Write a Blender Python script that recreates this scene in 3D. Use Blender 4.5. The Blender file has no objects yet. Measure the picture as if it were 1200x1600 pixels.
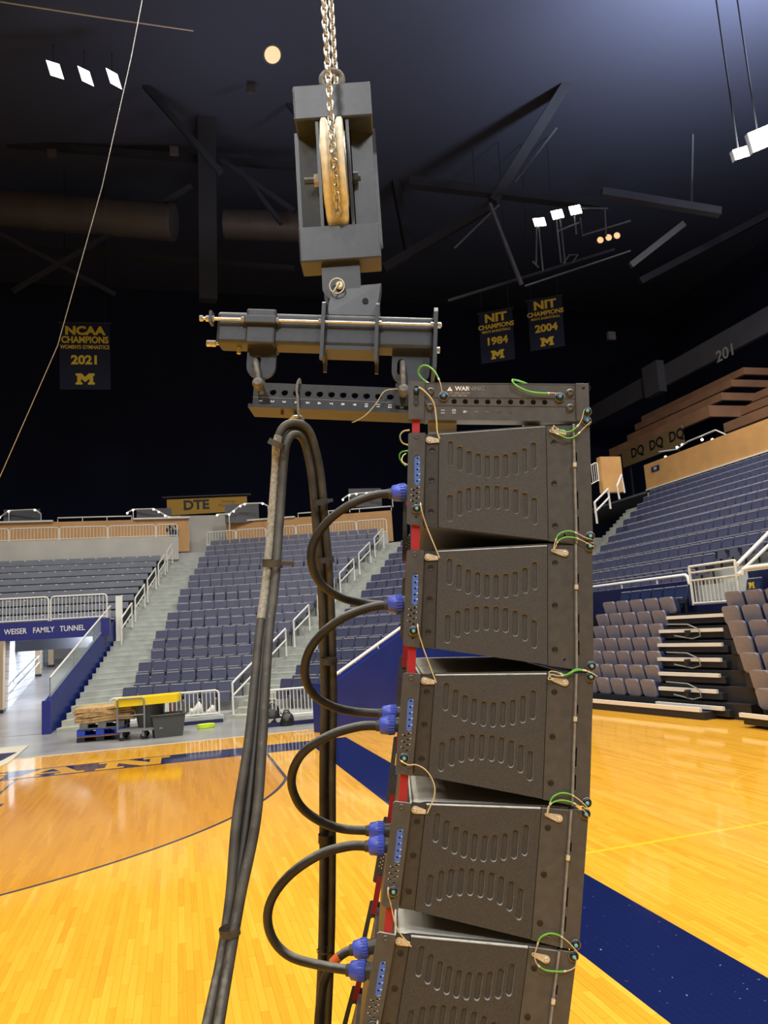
import bpy, math, random
from mathutils import Vector, Matrix
from mathutils.geometry import tessellate_polygon
random.seed(7)
SC = bpy.context.scene
COL = SC.collection
PI = math.pi

# ------------------------------------------------------------------ camera
CAM_Z = 2.4
RIGHT = Vector((0.964527, -0.255806, -0.065198))
UP = Vector((0.024139, -0.160475, 0.986745))
FWD = Vector((0.262878, 0.953316, 0.148607))
cam_data = bpy.data.cameras.new('camera')
cam_data.lens = 27.0
cam_data.sensor_width = 36.0
cam_data.clip_start = 0.05
cam_data.clip_end = 300
cam = bpy.data.objects.new('camera', cam_data)
COL.objects.link(cam)
m = Matrix.Identity(4)
for i in range(3):
    m[i][0], m[i][1], m[i][2] = RIGHT[i], UP[i], -FWD[i]
m.translation = Vector((0, 0, CAM_Z))
cam.matrix_world = m
SC.camera = cam

# ------------------------------------------------------------------ world, exposure, arena lamps and added fill
SC.view_settings.view_transform = 'Standard'
SC.view_settings.look = 'None'
SC.view_settings.gamma = 1.0
SC.view_settings.use_curve_mapping = False
SC.view_settings.exposure = 0.0
wd = bpy.data.worlds.new('world')
SC.world = wd
wd.use_nodes = True
bg = wd.node_tree.nodes['Background']
bg.inputs[0].default_value = (0.55, 0.62, 1.0, 1)
bg.inputs[1].default_value = 0.035

def area_lamp(x, y, z, size, power, color=(1, 0.95, 0.86), target=None, spread=PI):
    d = bpy.data.lights.new('arena_or_fill_lamp', 'AREA')
    d.shape = 'SQUARE'; d.size = size; d.energy = power; d.color = color; d.spread = spread
    o = bpy.data.objects.new('arena_or_fill_lamp', d)
    o.location = (x, y, z)
    if target:
        o.rotation_euler = (Vector(target) - Vector((x, y, z))).to_track_quat('-Z', 'Y').to_euler()
    COL.objects.link(o)
    return o
LP = 545
for lx in (-13, -4, 4.5, 13):
    for ly in (-7, 2, 11, 19):
        area_lamp(lx, ly, 19, 1.2, LP, spread=2.6)
for lx in (-10, 0, 10):
    area_lamp(lx, 27, 21, 1.2, LP, target=(lx, 34, 4), spread=2.4)
for ly in (8, 20):
    area_lamp(15, ly, 21, 1.2, LP, target=(20, ly + 2, 4), spread=2.4)
for lx, ly in ((-6, -11), (5, -11)):                       # added cool front fill behind the camera, neutralises the fronts
    area_lamp(lx, ly, 15, 1.6, 520, color=(0.94, 0.97, 1.0), target=(1, 3, 2), spread=2.2)
area_lamp(19, 20, 20, 1.2, 900, target=(30, 26, 11), spread=2.2)           # added light that brightens the suites
for lx, ly, lp in ((25, 20, 9500), (3, 34, 160)):          # added uplights that make the roof brighter and bluish
    area_lamp(lx, ly, 21.5, 2.0, lp, color=(0.72, 0.8, 1.0), target=(lx, ly, 40), spread=2.7)

# ------------------------------------------------------------------ helpers
def ray(px, py):
    return RIGHT * (px - 600) - UP * (py - 800) + FWD * 1200
def at_d(px, py, d):
    return ray(px, py) * (d / 1200) + Vector((0, 0, CAM_Z))
def at_x(px, py, x):
    r = ray(px, py); return r * (x / r.x) + Vector((0, 0, CAM_Z))
def at_y(px, py, y):
    r = ray(px, py); return r * (y / r.y) + Vector((0, 0, CAM_Z))
def at_z(px, py, z=0.0):
    r = ray(px, py); return r * ((z - CAM_Z) / r.z) + Vector((0, 0, CAM_Z))
def proj(w):
    v = Vector(w) - Vector((0, 0, CAM_Z))
    c = v.dot(FWD)
    return 600 + 1200 * v.dot(RIGHT) / c, 800 - 1200 * v.dot(UP) / c, c

# array frame: F towards the loudspeakers' front, W away from the camera
AO = Vector((0.59573, 2.01692, 0))
AF = Vector((0.963055, -0.269303, 0))
AW = Vector((0.269303, 0.963055, 0))
AYAW = math.atan2(AF.y, AF.x)
def arr(F, W, z):
    return AO + AF * F + AW * W + Vector((0, 0, z))
def at_w(px, py, W):
    """point of the vertical plane W = const in array coordinates (F, W, z)"""
    r = ray(px, py); o = Vector((0, 0, CAM_Z))
    t = ((AO + AW * W) - o).dot(AW) / r.dot(AW)
    p = o + r * t
    return Vector(((p - AO).dot(AF), W, p.z))

class MB:
    def __init__(s): s.v = []; s.f = []; s.m = []; s.sm = []
    def add(s, vs, fs, mi=0, smooth=False):
        o = len(s.v); s.v += [tuple(v) for v in vs]
        for f in fs: s.f.append([i + o for i in f]); s.m.append(mi); s.sm.append(smooth)
        return s
    def hexa(s, p, mi=0):
        return s.add(p, [(0, 3, 2, 1), (4, 5, 6, 7), (0, 1, 5, 4), (1, 2, 6, 5), (2, 3, 7, 6), (3, 0, 4, 7)], mi)
    def box(s, x0, x1, y0, y1, z0, z1, mi=0):
        return s.hexa([(x0, y0, z0), (x1, y0, z0), (x1, y1, z0), (x0, y1, z0), (x0, y0, z1), (x1, y0, z1), (x1, y1, z1), (x0, y1, z1)], mi)
    def prism(s, poly, ax, t0, t1, mi=0):
        """poly of 2d points; ax(a,b,t) -> 3d"""
        return s.plate(poly, [], ax, t0, t1, mi)
    def plate(s, poly, holes, ax, t0, t1, mi=0, chamfer=0.0, hole_mi=None):
        loops = [list(poly)] + [list(h) for h in holes]
        flat = [p for l in loops for p in l]
        tris = tessellate_polygon([[Vector((p[0], p[1], 0)) for p in l] for l in loops])
        n = len(flat)
        inner = [list(poly)]
        for h in holes:
            cx = sum(p[0] for p in h) / len(h); cy = sum(p[1] for p in h) / len(h)
            k = []
            for p in h:
                dx, dy = p[0] - cx, p[1] - cy; L = math.hypot(dx, dy) or 1
                k.append((p[0] - dx / L * chamfer, p[1] - dy / L * chamfer))
            inner.append(k)
        flat2 = [p for l in inner for p in l]
        o_mi = mi if hole_mi is None else hole_mi
        vs = [ax(a, b, t0) for a, b in flat] + [ax(a, b, t1) for a, b in flat2]
        fs = [tuple(t) for t in tris] + [tuple(i + n for i in reversed(t)) for t in tris]
        o = 0; hf = []
        for li, l in enumerate(loops):
            k = len(l)
            for i in range(k):
                j = (i + 1) % k
                (fs if li == 0 else hf).append((o + i, o + j, n + o + j, n + o + i))
            o += k
        s.add(vs, fs, mi); base = len(s.v) - len(vs)
        for f in hf: s.f.append([i + base for i in f]); s.m.append(o_mi); s.sm.append(False)
        return s
    def cyl(s, p, q, r, n=12, r2=None, mi=0, smooth=True):
        p = Vector(p); q = Vector(q); d = (q - p)
        if d.length < 1e-9: return s
        d.normalize()
        a = d.orthogonal().normalized(); b = d.cross(a)
        r2 = r if r2 is None else r2
        vs = []
        for c, rr in ((p, r), (q, r2)):
            for i in range(n):
                t = 2 * PI * i / n; vs.append(c + (a * math.cos(t) + b * math.sin(t)) * rr)
        s.add(vs, [(i, (i + 1) % n, n + (i + 1) % n, n + i) for i in range(n)], mi, smooth)
        s.add(vs, [tuple(reversed(range(n))), tuple(range(n, 2 * n))], mi)
        return s
    def tube(s, pts, r, n=8, closed=False, mi=0):
        pts = [Vector(p) for p in pts]; k = len(pts)
        rs = r if isinstance(r, (list, tuple)) else [r] * k
        up = None; vs = []
        for i, p in enumerate(pts):
            if closed: t = pts[(i + 1) % k] - pts[i - 1]
            else: t = pts[min(i + 1, k - 1)] - pts[max(i - 1, 0)]
            if t.length < 1e-9: t = Vector((0, 0, 1))
            t.normalize()
            if up is None: up = t.orthogonal().normalized()
            up = up - t * up.dot(t)
            if up.length < 1e-6: up = t.orthogonal()
            up.normalize(); b = t.cross(up)
            for j in range(n):
                a = 2 * PI * j / n; vs.append(p + (up * math.cos(a) + b * math.sin(a)) * rs[i])
        fs = []
        for i in range(k if closed else k - 1):
            i2 = (i + 1) % k
            for j in range(n):
                j2 = (j + 1) % n; fs.append((i * n + j, i * n + j2, i2 * n + j2, i2 * n + j))
        s.add(vs, fs, mi, True)
        if not closed: s.add([vs[j] for j in range(n)], [tuple(reversed(range(n)))], mi); s.add(vs[-n:], [tuple(range(n))], mi)
        return s
    def lathe(s, c, d, prof, n=16, mi=0):
        """prof: list of (distance along d, radius)"""
        c = Vector(c); d = Vector(d).normalized(); a = d.orthogonal().normalized(); b = d.cross(a)
        vs = []
        for h, r in prof:
            for i in range(n):
                t = 2 * PI * i / n; vs.append(c + d * h + (a * math.cos(t) + b * math.sin(t)) * r)
        fs = []
        for k in range(len(prof) - 1):
            for i in range(n):
                j = (i + 1) % n; fs.append((k * n + i, k * n + j, (k + 1) * n + j, (k + 1) * n + i))
        s.add(vs, fs, mi, True)
        s.add(vs[:n], [tuple(reversed(range(n)))], mi); s.add(vs[-n:], [tuple(range(n))], mi)
        return s
    def ball(s, c, r, n=8, mi=0):
        return s.lathe(Vector(c) - Vector((0, 0, r)), (0, 0, 1), [(r - r * math.cos(PI * k / n), max(r * math.sin(PI * k / n), 1e-4)) for k in range(n + 1)], n * 2, mi)
    def mesh(s, name, mats):
        me = bpy.data.meshes.new(name)
        me.from_pydata(s.v, [], s.f)
        for mt in (mats if isinstance(mats, (list, tuple)) else [mats]): me.materials.append(mt)
        me.polygons.foreach_set('material_index', s.m)
        me.polygons.foreach_set('use_smooth', s.sm)
        me.update()
        return me
    def build(s, name, mats, parent=None, bevel=0.0, seg=2):
        o = bpy.data.objects.new(name, s.mesh(name, mats))
        COL.objects.link(o)
        if parent: o.parent = parent
        if bevel:
            b = o.modifiers.new('bevel', 'BEVEL'); b.width = bevel; b.segments = seg; b.limit_method = 'ANGLE'; b.angle_limit = 0.6
        return o

def tag(o, label=None, cat=None, group=None, kind=None):
    if label: o['label'] = label
    if cat: o['category'] = cat
    if group: o['group'] = group
    if kind: o['kind'] = kind
    return o
def empty(name, loc=(0, 0, 0), rot=(0, 0, 0), label=None, cat=None, group=None, kind=None):
    o = bpy.data.objects.new(name, None); COL.objects.link(o)
    o.empty_display_size = 0.1
    o.location = loc; o.rotation_euler = rot
    return tag(o, label, cat, group, kind)
def mob(name, me, parent=None, loc=None, rot=None):
    o = bpy.data.objects.new(name, me); COL.objects.link(o)
    if parent: o.parent = parent
    if loc is not None: o.location = loc
    if rot is not None: o.rotation_euler = rot
    return o
def catmull(pts, n=6):
    pts = [Vector(p) for p in pts]; out = []
    P = [pts[0] * 2 - pts[1]] + pts + [pts[-1] * 2 - pts[-2]]
    for i in range(1, len(P) - 2):
        for k in range(n):
            t = k / n
            out.append(0.5 * ((2 * P[i]) + (P[i + 1] - P[i - 1]) * t + (2 * P[i - 1] - 5 * P[i] + 4 * P[i + 1] - P[i + 2]) * t * t + (3 * P[i] - P[i - 1] - 3 * P[i + 1] + P[i + 2]) * t ** 3))
    out.append(pts[-1]); return out
def circle2(cx, cy, r, n=12):
    return [(cx + r * math.cos(2 * PI * i / n), cy + r * math.sin(2 * PI * i / n)) for i in range(n)]
def stadium2(x, y0, y1, r, n=5):
    """vertical slot from y0 (top) to y1 (bottom)"""
    a = [(x + r * math.cos(PI * i / n), y0 - r + r * math.sin(PI * i / n)) for i in range(n + 1)]
    b = [(x - r * math.cos(PI * i / n), y1 + r - r * math.sin(PI * i / n)) for i in range(n + 1)]
    return a + b
def rrect2(x0, x1, y0, y1, r, n=4):
    out = []
    for cx, cy, a0 in ((x1 - r, y1 - r, 0), (x0 + r, y1 - r, 90), (x0 + r, y0 + r, 180), (x1 - r, y0 + r, 270)):
        for i in range(n + 1):
            a = math.radians(a0 + 90 * i / n); out.append((cx + r * math.cos(a), cy + r * math.sin(a)))
    return out
def text_mesh(txt, size, extrude=0.0, bold=0.0, align='CENTER', sx=1.0):
    c = bpy.data.curves.new('txt', 'FONT'); c.body = txt; c.size = size; c.extrude = extrude; c.offset = bold; c.align_x = align; c.align_y = 'CENTER'; c.resolution_u = 3
    o = bpy.data.objects.new('txt', c); COL.objects.link(o)
    bpy.context.view_layer.update()
    dg = bpy.context.evaluated_depsgraph_get()
    me = bpy.data.meshes.new_from_object(o.evaluated_get(dg))
    bpy.data.objects.remove(o); bpy.data.curves.remove(c)
    if sx != 1.0:
        for v in me.vertices: v.co.x *= sx
    return me
def text_ob(name, txt, size, mat, parent, M, bold=0.0, align='CENTER', extrude=0.0008, sx=1.0):
    me = text_mesh(txt, size, extrude, bold, align, sx)
    me.materials.clear(); me.materials.append(mat)
    o = bpy.data.objects.new(name, me); COL.objects.link(o)
    if parent: o.parent = parent
    o.matrix_local = M
    return o
def frame(origin, xd, yd):
    """matrix with text x axis xd and text y axis yd"""
    x = Vector(xd).normalized(); y = Vector(yd); y = (y - x * y.dot(x)).normalized(); z = x.cross(y)
    m = Matrix.Identity(4)
    for i in range(3): m[i][0], m[i][1], m[i][2] = x[i], y[i], z[i]
    m.translation = Vector(origin)
    return m
ORD = ['first', 'second', 'third', 'fourth', 'fifth', 'sixth', 'seventh', 'eighth', 'ninth', 'tenth', 'eleventh', 'twelfth', 'thirteenth', 'fourteenth', 'fifteenth', 'sixteenth', 'seventeenth', 'eighteenth', 'nineteenth', 'twentieth', 'twenty-first', 'twenty-second', 'twenty-third', 'twenty-fourth', 'twenty-fifth', 'twenty-sixth', 'twenty-seventh', 'twenty-eighth', 'twenty-ninth', 'thirtieth']

# ------------------------------------------------------------------ materials
class E_:
    """tiny expression wrapper over shader math nodes"""
    def __init__(s, nt, sock): s.nt = nt; s.s = sock
    def _op(s, op, b=None, c=None):
        n = s.nt.nodes.new('ShaderNodeMath'); n.operation = op
        for i, x in enumerate((s, b, c)):
            if x is None: continue
            if isinstance(x, E_): s.nt.links.new(x.s, n.inputs[i])
            else: n.inputs[i].default_value = x
        return E_(s.nt, n.outputs[0])
    def __add__(s, b): return s._op('ADD', b)
    def __sub__(s, b): return s._op('SUBTRACT', b)
    def __mul__(s, b): return s._op('MULTIPLY', b)
    def __truediv__(s, b): return s._op('DIVIDE', b)
    def gt(s, b): return s._op('GREATER_THAN', b)
    def lt(s, b): return s._op('LESS_THAN', b)
    def floor(s): return s._op('FLOOR')
    def fract(s): return s._op('FRACT')
    def abs(s): return s._op('ABSOLUTE')
    def sqrt(s): return s._op('SQRT')
    def max(s, b): return s._op('MAXIMUM', b)
    def min(s, b): return s._op('MINIMUM', b)
    def inside(s, a, b): return s.gt(a) * s.lt(b)

MATS = {}
def mat(name, color, rough=0.5, metal=0.0, noise=0.0, nscale=30.0, bump=0.0, bscale=200.0, emit=0.0, spec=0.5, dust=None, coat=0.0, alpha=1.0, trans=0.0):
    mt = bpy.data.materials.new(name); mt.use_nodes = True; MATS[name] = mt
    nt = mt.node_tree; bs = nt.nodes['Principled BSDF']
    c = (*color, 1)
    bs.inputs['Base Color'].default_value = c
    bs.inputs['Roughness'].default_value = rough
    bs.inputs['Metallic'].default_value = metal
    bs.inputs['Specular IOR Level'].default_value = spec
    bs.inputs['Coat Weight'].default_value = coat
    bs.inputs['Alpha'].default_value = alpha
    bs.inputs['Transmission Weight'].default_value = trans
    if emit:
        bs.inputs['Emission Color'].default_value = c; bs.inputs['Emission Strength'].default_value = emit
    out = None
    if noise or bump or dust:
        tc = nt.nodes.new('ShaderNodeTexCoord')
    if noise:
        nz = nt.nodes.new('ShaderNodeTexNoise'); nz.inputs['Scale'].default_value = nscale; nz.inputs['Detail'].default_value = 5
        nt.links.new(tc.outputs['Object'], nz.inputs['Vector'])
        mx = nt.nodes.new('ShaderNodeMix'); mx.data_type = 'RGBA'
        mx.inputs['A'].default_value = tuple(max(0, v * (1 - noise)) for v in color) + (1,)
        mx.inputs['B'].default_value = tuple(min(1, v * (1 + noise)) for v in color) + (1,)
        rm = nt.nodes.new('ShaderNodeMapRange'); rm.inputs[1].default_value = 0.3; rm.inputs[2].default_value = 0.7
        nt.links.new(nz.outputs['Fac'], rm.inputs[0]); nt.links.new(rm.outputs[0], mx.inputs['Factor'])
        out = mx.outputs['Result']
    if dust:
        ge = nt.nodes.new('ShaderNodeNewGeometry'); sx = nt.nodes.new('ShaderNodeSeparateXYZ')
        nt.links.new(ge.outputs['Normal'], sx.inputs[0])
        nz2 = nt.nodes.new('ShaderNodeTexNoise'); nz2.inputs['Scale'].default_value = 40; nz2.inputs['Detail'].default_value = 6
        nt.links.new(tc.outputs['Object'], nz2.inputs['Vector'])
        a = E_(nt, sx.outputs['Z']) + (E_(nt, nz2.outputs['Fac']) - 0.5) * 0.5
        mr = nt.nodes.new('ShaderNodeMapRange'); mr.inputs[1].default_value = 0.45; mr.inputs[2].default_value = 0.95; mr.inputs[4].default_value = dust[1]
        nt.links.new(a.s, mr.inputs[0])
        md = nt.nodes.new('ShaderNodeMix'); md.data_type = 'RGBA'
        if out: nt.links.new(out, md.inputs['A'])
        else: md.inputs['A'].default_value = c
        md.inputs['B'].default_value = (*dust[0], 1)
        nt.links.new(mr.outputs[0], md.inputs['Factor']); out = md.outputs['Result']
    if out: nt.links.new(out, bs.inputs['Base Color'])
    if bump:
        nb = nt.nodes.new('ShaderNodeTexNoise'); nb.inputs['Scale'].default_value = bscale; nb.inputs['Detail'].default_value = 3
        nt.links.new(tc.outputs['Object'], nb.inputs['Vector'])
        bp = nt.nodes.new('ShaderNodeBump'); bp.inputs['Strength'].default_value = bump; bp.inputs['Distance'].default_value = 0.002
        nt.links.new(nb.outputs['Fac'], bp.inputs['Height']); nt.links.new(bp.outputs[0], bs.inputs['Normal'])
    return mt

DUST = (0.76, 0.72, 0.61)
m_cab = mat('cabinet_paint', (0.050, 0.048, 0.045), 0.55, noise=0.35, nscale=260, bump=0.5, bscale=900, dust=(DUST, 1.0))
m_slotlit = mat('slot_rim_highlight', (0.30, 0.285, 0.25), 0.5)  # light caught by the slot rims, put into the chamfer colour
m_cabside = mat('panel_paint', (0.044, 0.042, 0.039), 0.5, noise=0.6, nscale=620, bump=0.6, bscale=1100, dust=(DUST, 0.6))
m_plate = mat('steel_plate', (0.066, 0.064, 0.060), 0.42, metal=0.0, noise=0.15, nscale=40, dust=(DUST, 0.6))
m_channel = mat('channel_paint', (0.042, 0.039, 0.036), 0.45, noise=0.15, nscale=60)
m_black = mat('black_plastic', (0.012, 0.012, 0.013), 0.4)
m_hole = mat('dark_hole', (0.008, 0.008, 0.008), 0.8)
m_screw = mat('screw_head', (0.022, 0.020, 0.018), 0.4, metal=0.3)
m_red = mat('red_link', (0.36, 0.016, 0.022), 0.45, noise=0.15, nscale=20)
m_blue = mat('blue_label', (0.070, 0.150, 0.470), 0.5)
m_white = mat('white_print', (0.80, 0.78, 0.74), 0.6)
m_fadeprint = mat('worn_print', (0.20, 0.19, 0.175), 0.6)
m_midprint = mat('half_worn_print', (0.42, 0.40, 0.37), 0.6)
m_lug = mat('yellow_zinc', (0.64, 0.58, 0.45), 0.38, metal=0.35, noise=0.2, nscale=60)
m_zinc = mat('zinc', (0.62, 0.60, 0.55), 0.35, metal=0.8, noise=0.15, nscale=50)
m_teal = mat('teal_button', (0.12, 0.45, 0.52), 0.4)
m_bbtn = mat('blue_button', (0.05, 0.28, 0.55), 0.4)
m_green = mat('green_sleeve', (0.13, 0.46, 0.045), 0.35)
m_cream = mat('cream_lanyard', (0.62, 0.52, 0.28), 0.5)
m_ferrule = mat('ferrule', (0.70, 0.66, 0.54), 0.4, metal=0.3)
m_conn = mat('blue_connector', (0.07, 0.11, 0.62), 0.38)
m_cable = mat('cable_jacket', (0.024, 0.021, 0.018), 0.5, noise=0.3, nscale=25, dust=((0.34, 0.32, 0.26), 0.7))
m_sleeve = mat('woven_sleeve', (0.30, 0.275, 0.215), 0.85, noise=0.35, nscale=90, bump=0.8, bscale=350)
m_cable2 = mat('dusty_cable_jacket', (0.055, 0.050, 0.040), 0.6, noise=0.5, nscale=14, dust=((0.46, 0.43, 0.34), 0.8))
m_tape = mat('black_tape', (0.05, 0.047, 0.042), 0.5, noise=0.3, nscale=60, bump=0.5, bscale=150)
m_otape = mat('orange_tape', (0.72, 0.13, 0.02), 0.5)
m_rope = mat('grey_twine', (0.20, 0.19, 0.17), 0.9, noise=0.5, nscale=220, bump=0.8, bscale=500)
m_cross = mat('pale_cross_paint', (0.34, 0.33, 0.30), 0.5)
m_bump = mat('frame_paint', (0.074, 0.072, 0.068), 0.40, noise=0.15, nscale=30, dust=(DUST, 0.7))
m_bar = mat('bar_paint', (0.028, 0.031, 0.038), 0.40, spec=0.65, noise=0.2, nscale=40, dust=(DUST, 0.7))
m_under = mat('bar_underside_paint', (0.11, 0.105, 0.10), 0.35, noise=0.2, nscale=40)
m_steel = mat('grey_hoist_paint', (0.029, 0.034, 0.043), 0.42, spec=0.65, noise=0.2, nscale=35, dust=(DUST, 0.7))
m_chain = mat('galvanised_chain', (0.62, 0.59, 0.52), 0.30, metal=0.9, noise=0.15, nscale=80)
m_sheave = mat('sheave_nylon', (0.84, 0.78, 0.58), 0.45, noise=0.2, nscale=30)
m_shackle = mat('dusty_shackle', (0.17, 0.16, 0.14), 0.6, metal=0.3, noise=0.4, nscale=60, bump=0.4, bscale=200)
m_conc = mat('grey_concrete', (0.42, 0.43, 0.41), 0.75, noise=0.12, nscale=2.0)
m_cfloor = mat('polished_concrete', (0.30, 0.30, 0.295), 0.28, noise=0.2, nscale=0.9)
m_ramp = mat('ramp_floor', (0.30, 0.285, 0.29), 0.25, noise=0.2, nscale=0.8)
m_step = mat('step_concrete', (0.40, 0.42, 0.39), 0.7, noise=0.15, nscale=3)
m_nose = mat('step_nosing', (0.60, 0.56, 0.30), 0.7)
m_navy = mat('navy_seat', (0.058, 0.064, 0.122), 0.42, noise=0.1, nscale=6)
m_navy2 = mat('navy_seat_pan', (0.085, 0.09, 0.145), 0.40)
m_rimlit = mat('seat_rim_highlight', (0.32, 0.32, 0.37), 0.4)  # overhead highlight on the seat edges, painted as pale strips
m_navyd = mat('deep_navy_seat', (0.016, 0.028, 0.085), 0.4)
m_mauve = mat('grey_mauve_seat', (0.23, 0.21, 0.245), 0.45, noise=0.1, nscale=8)
m_bench = mat('slate_bench', (0.20, 0.22, 0.27), 0.5, noise=0.1, nscale=2)
m_dark = mat('dark_metal', (0.015, 0.015, 0.018), 0.5)
m_rail = mat('white_rail_paint', (0.80, 0.79, 0.74), 0.4)
m_blue_wall = mat('royal_blue_wall', (0.010, 0.024, 0.19), 0.38, noise=0.12, nscale=2)
m_navy_wall = mat('navy_wall', (0.012, 0.016, 0.075), 0.45)
m_sign = mat('tunnel_sign_blue', (0.020, 0.026, 0.20), 0.4)
m_glass = mat('rail_glass', (0.75, 0.85, 0.82), 0.05, alpha=0.28)
m_orange = mat('maple_panel_wall', (0.60, 0.33, 0.125), 0.45, noise=0.1, nscale=1.2)
m_brown = mat('brown_parapet', (0.30, 0.155, 0.085), 0.6, noise=0.15, nscale=1.0)
m_brownb = mat('brown_board', (0.20, 0.135, 0.06), 0.5)
m_gold = mat('maize_panel', (0.60, 0.33, 0.025), 0.5)
m_maize = mat('maize_print', (0.80, 0.56, 0.03), 0.6)
m_banner = mat('navy_banner', (0.007, 0.011, 0.036), 0.8)
m_back = mat('black_drape', (0.020, 0.025, 0.050), 0.95, spec=0.1)
m_roof = mat('roof_steel', (0.022, 0.024, 0.032), 0.7, noise=0.2, nscale=0.5)
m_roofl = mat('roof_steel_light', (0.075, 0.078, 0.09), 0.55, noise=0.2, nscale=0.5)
m_deck = mat('roof_deck', (0.05, 0.055, 0.085), 0.85)
m_duct = mat('duct_metal', (0.065, 0.054, 0.048), 0.55, noise=0.15, nscale=0.6)
m_fascia = mat('grey_fascia', (0.12, 0.12, 0.135), 0.7, noise=0.1, nscale=0.6)
m_lamp = mat('lamp_lens', (1.0, 0.93, 0.78), 0.4, emit=14)
m_globe = mat('globe_lens', (1.0, 0.96, 0.88), 0.4, emit=3)
m_lampw = mat('flood_lens', (0.93, 0.97, 1.0), 0.4, emit=3.0)
m_lamphot = mat('hot_lamp_lens', (1.0, 0.90, 0.72), 0.4, emit=60)
m_amber = mat('amber_lens', (1.0, 0.55, 0.25), 0.4, emit=0.9)
m_white_wall = None
m_osb = mat('raw_board', (0.52, 0.33, 0.14), 0.8, noise=0.35, nscale=9)
m_pblue = mat('blue_pallet', (0.025, 0.06, 0.42), 0.5)
m_pgrey = mat('weathered_pallet', (0.16, 0.15, 0.14), 0.8, noise=0.3, nscale=8)
m_porange = mat('orange_plank', (0.48, 0.19, 0.06), 0.7)
m_yellow = mat('yellow_lid', (0.92, 0.66, 0.01), 0.4)
m_tub = mat('grey_tub', (0.075, 0.078, 0.075), 0.5)
m_cart = mat('grey_cart', (0.22, 0.225, 0.22), 0.45)
m_lime = mat('lime_hose', (0.62, 0.85, 0.02), 0.5)
m_bag = mat('black_bag', (0.012, 0.012, 0.013), 0.35, bump=0.5, bscale=12)
m_cloth = mat('white_cloth', (0.75, 0.73, 0.68), 0.9)
m_maroon = mat('maroon_plastic', (0.16, 0.04, 0.03), 0.5)
m_alu = mat('aluminium_nosing', (0.86, 0.83, 0.76), 0.45, metal=0.2)
m_bleach = mat('black_bleacher_steel', (0.018, 0.018, 0.022), 0.5)
m_doorm = mat('steel_door', (0.40, 0.37, 0.36), 0.5)
m_tan = mat('tan_column', (0.42, 0.31, 0.20), 0.6)
m_strip = mat('rail_strip_metal', (0.26, 0.25, 0.235), 0.4, metal=0.2, noise=0.2, nscale=60)
m_grille = mat('grille_black', (0.02, 0.02, 0.02), 0.6)
# ------------------------------------------------------------------ block wall material
def block_material():
    mt = bpy.data.materials.new('white_block'); mt.use_nodes = True
    nt = mt.node_tree; bs = nt.nodes['Principled BSDF']
    tc = nt.nodes.new('ShaderNodeNewGeometry'); sp = nt.nodes.new('ShaderNodeSeparateXYZ'); cb = nt.nodes.new('ShaderNodeCombineXYZ')
    nt.links.new(tc.outputs['Position'], sp.inputs[0])
    nt.links.new(sp.outputs['Y'], cb.inputs[0]); nt.links.new(sp.outputs['Z'], cb.inputs[1])
    br = nt.nodes.new('ShaderNodeTexBrick')
    br.inputs['Scale'].default_value = 1.0; br.inputs['Brick Width'].default_value = 0.8; br.inputs['Row Height'].default_value = 0.25
    br.inputs['Mortar Size'].default_value = 0.012
    br.inputs['Color1'].default_value = (0.80, 0.81, 0.83, 1); br.inputs['Color2'].default_value = (0.70, 0.72, 0.76, 1); br.inputs['Mortar'].default_value = (0.40, 0.41, 0.44, 1)
    nt.links.new(cb.outputs[0], br.inputs['Vector']); nt.links.new(br.outputs['Color'], bs.inputs['Base Color'])
    bs.inputs['Roughness'].default_value = 0.5
    return mt
m_white_wall = block_material()

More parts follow.
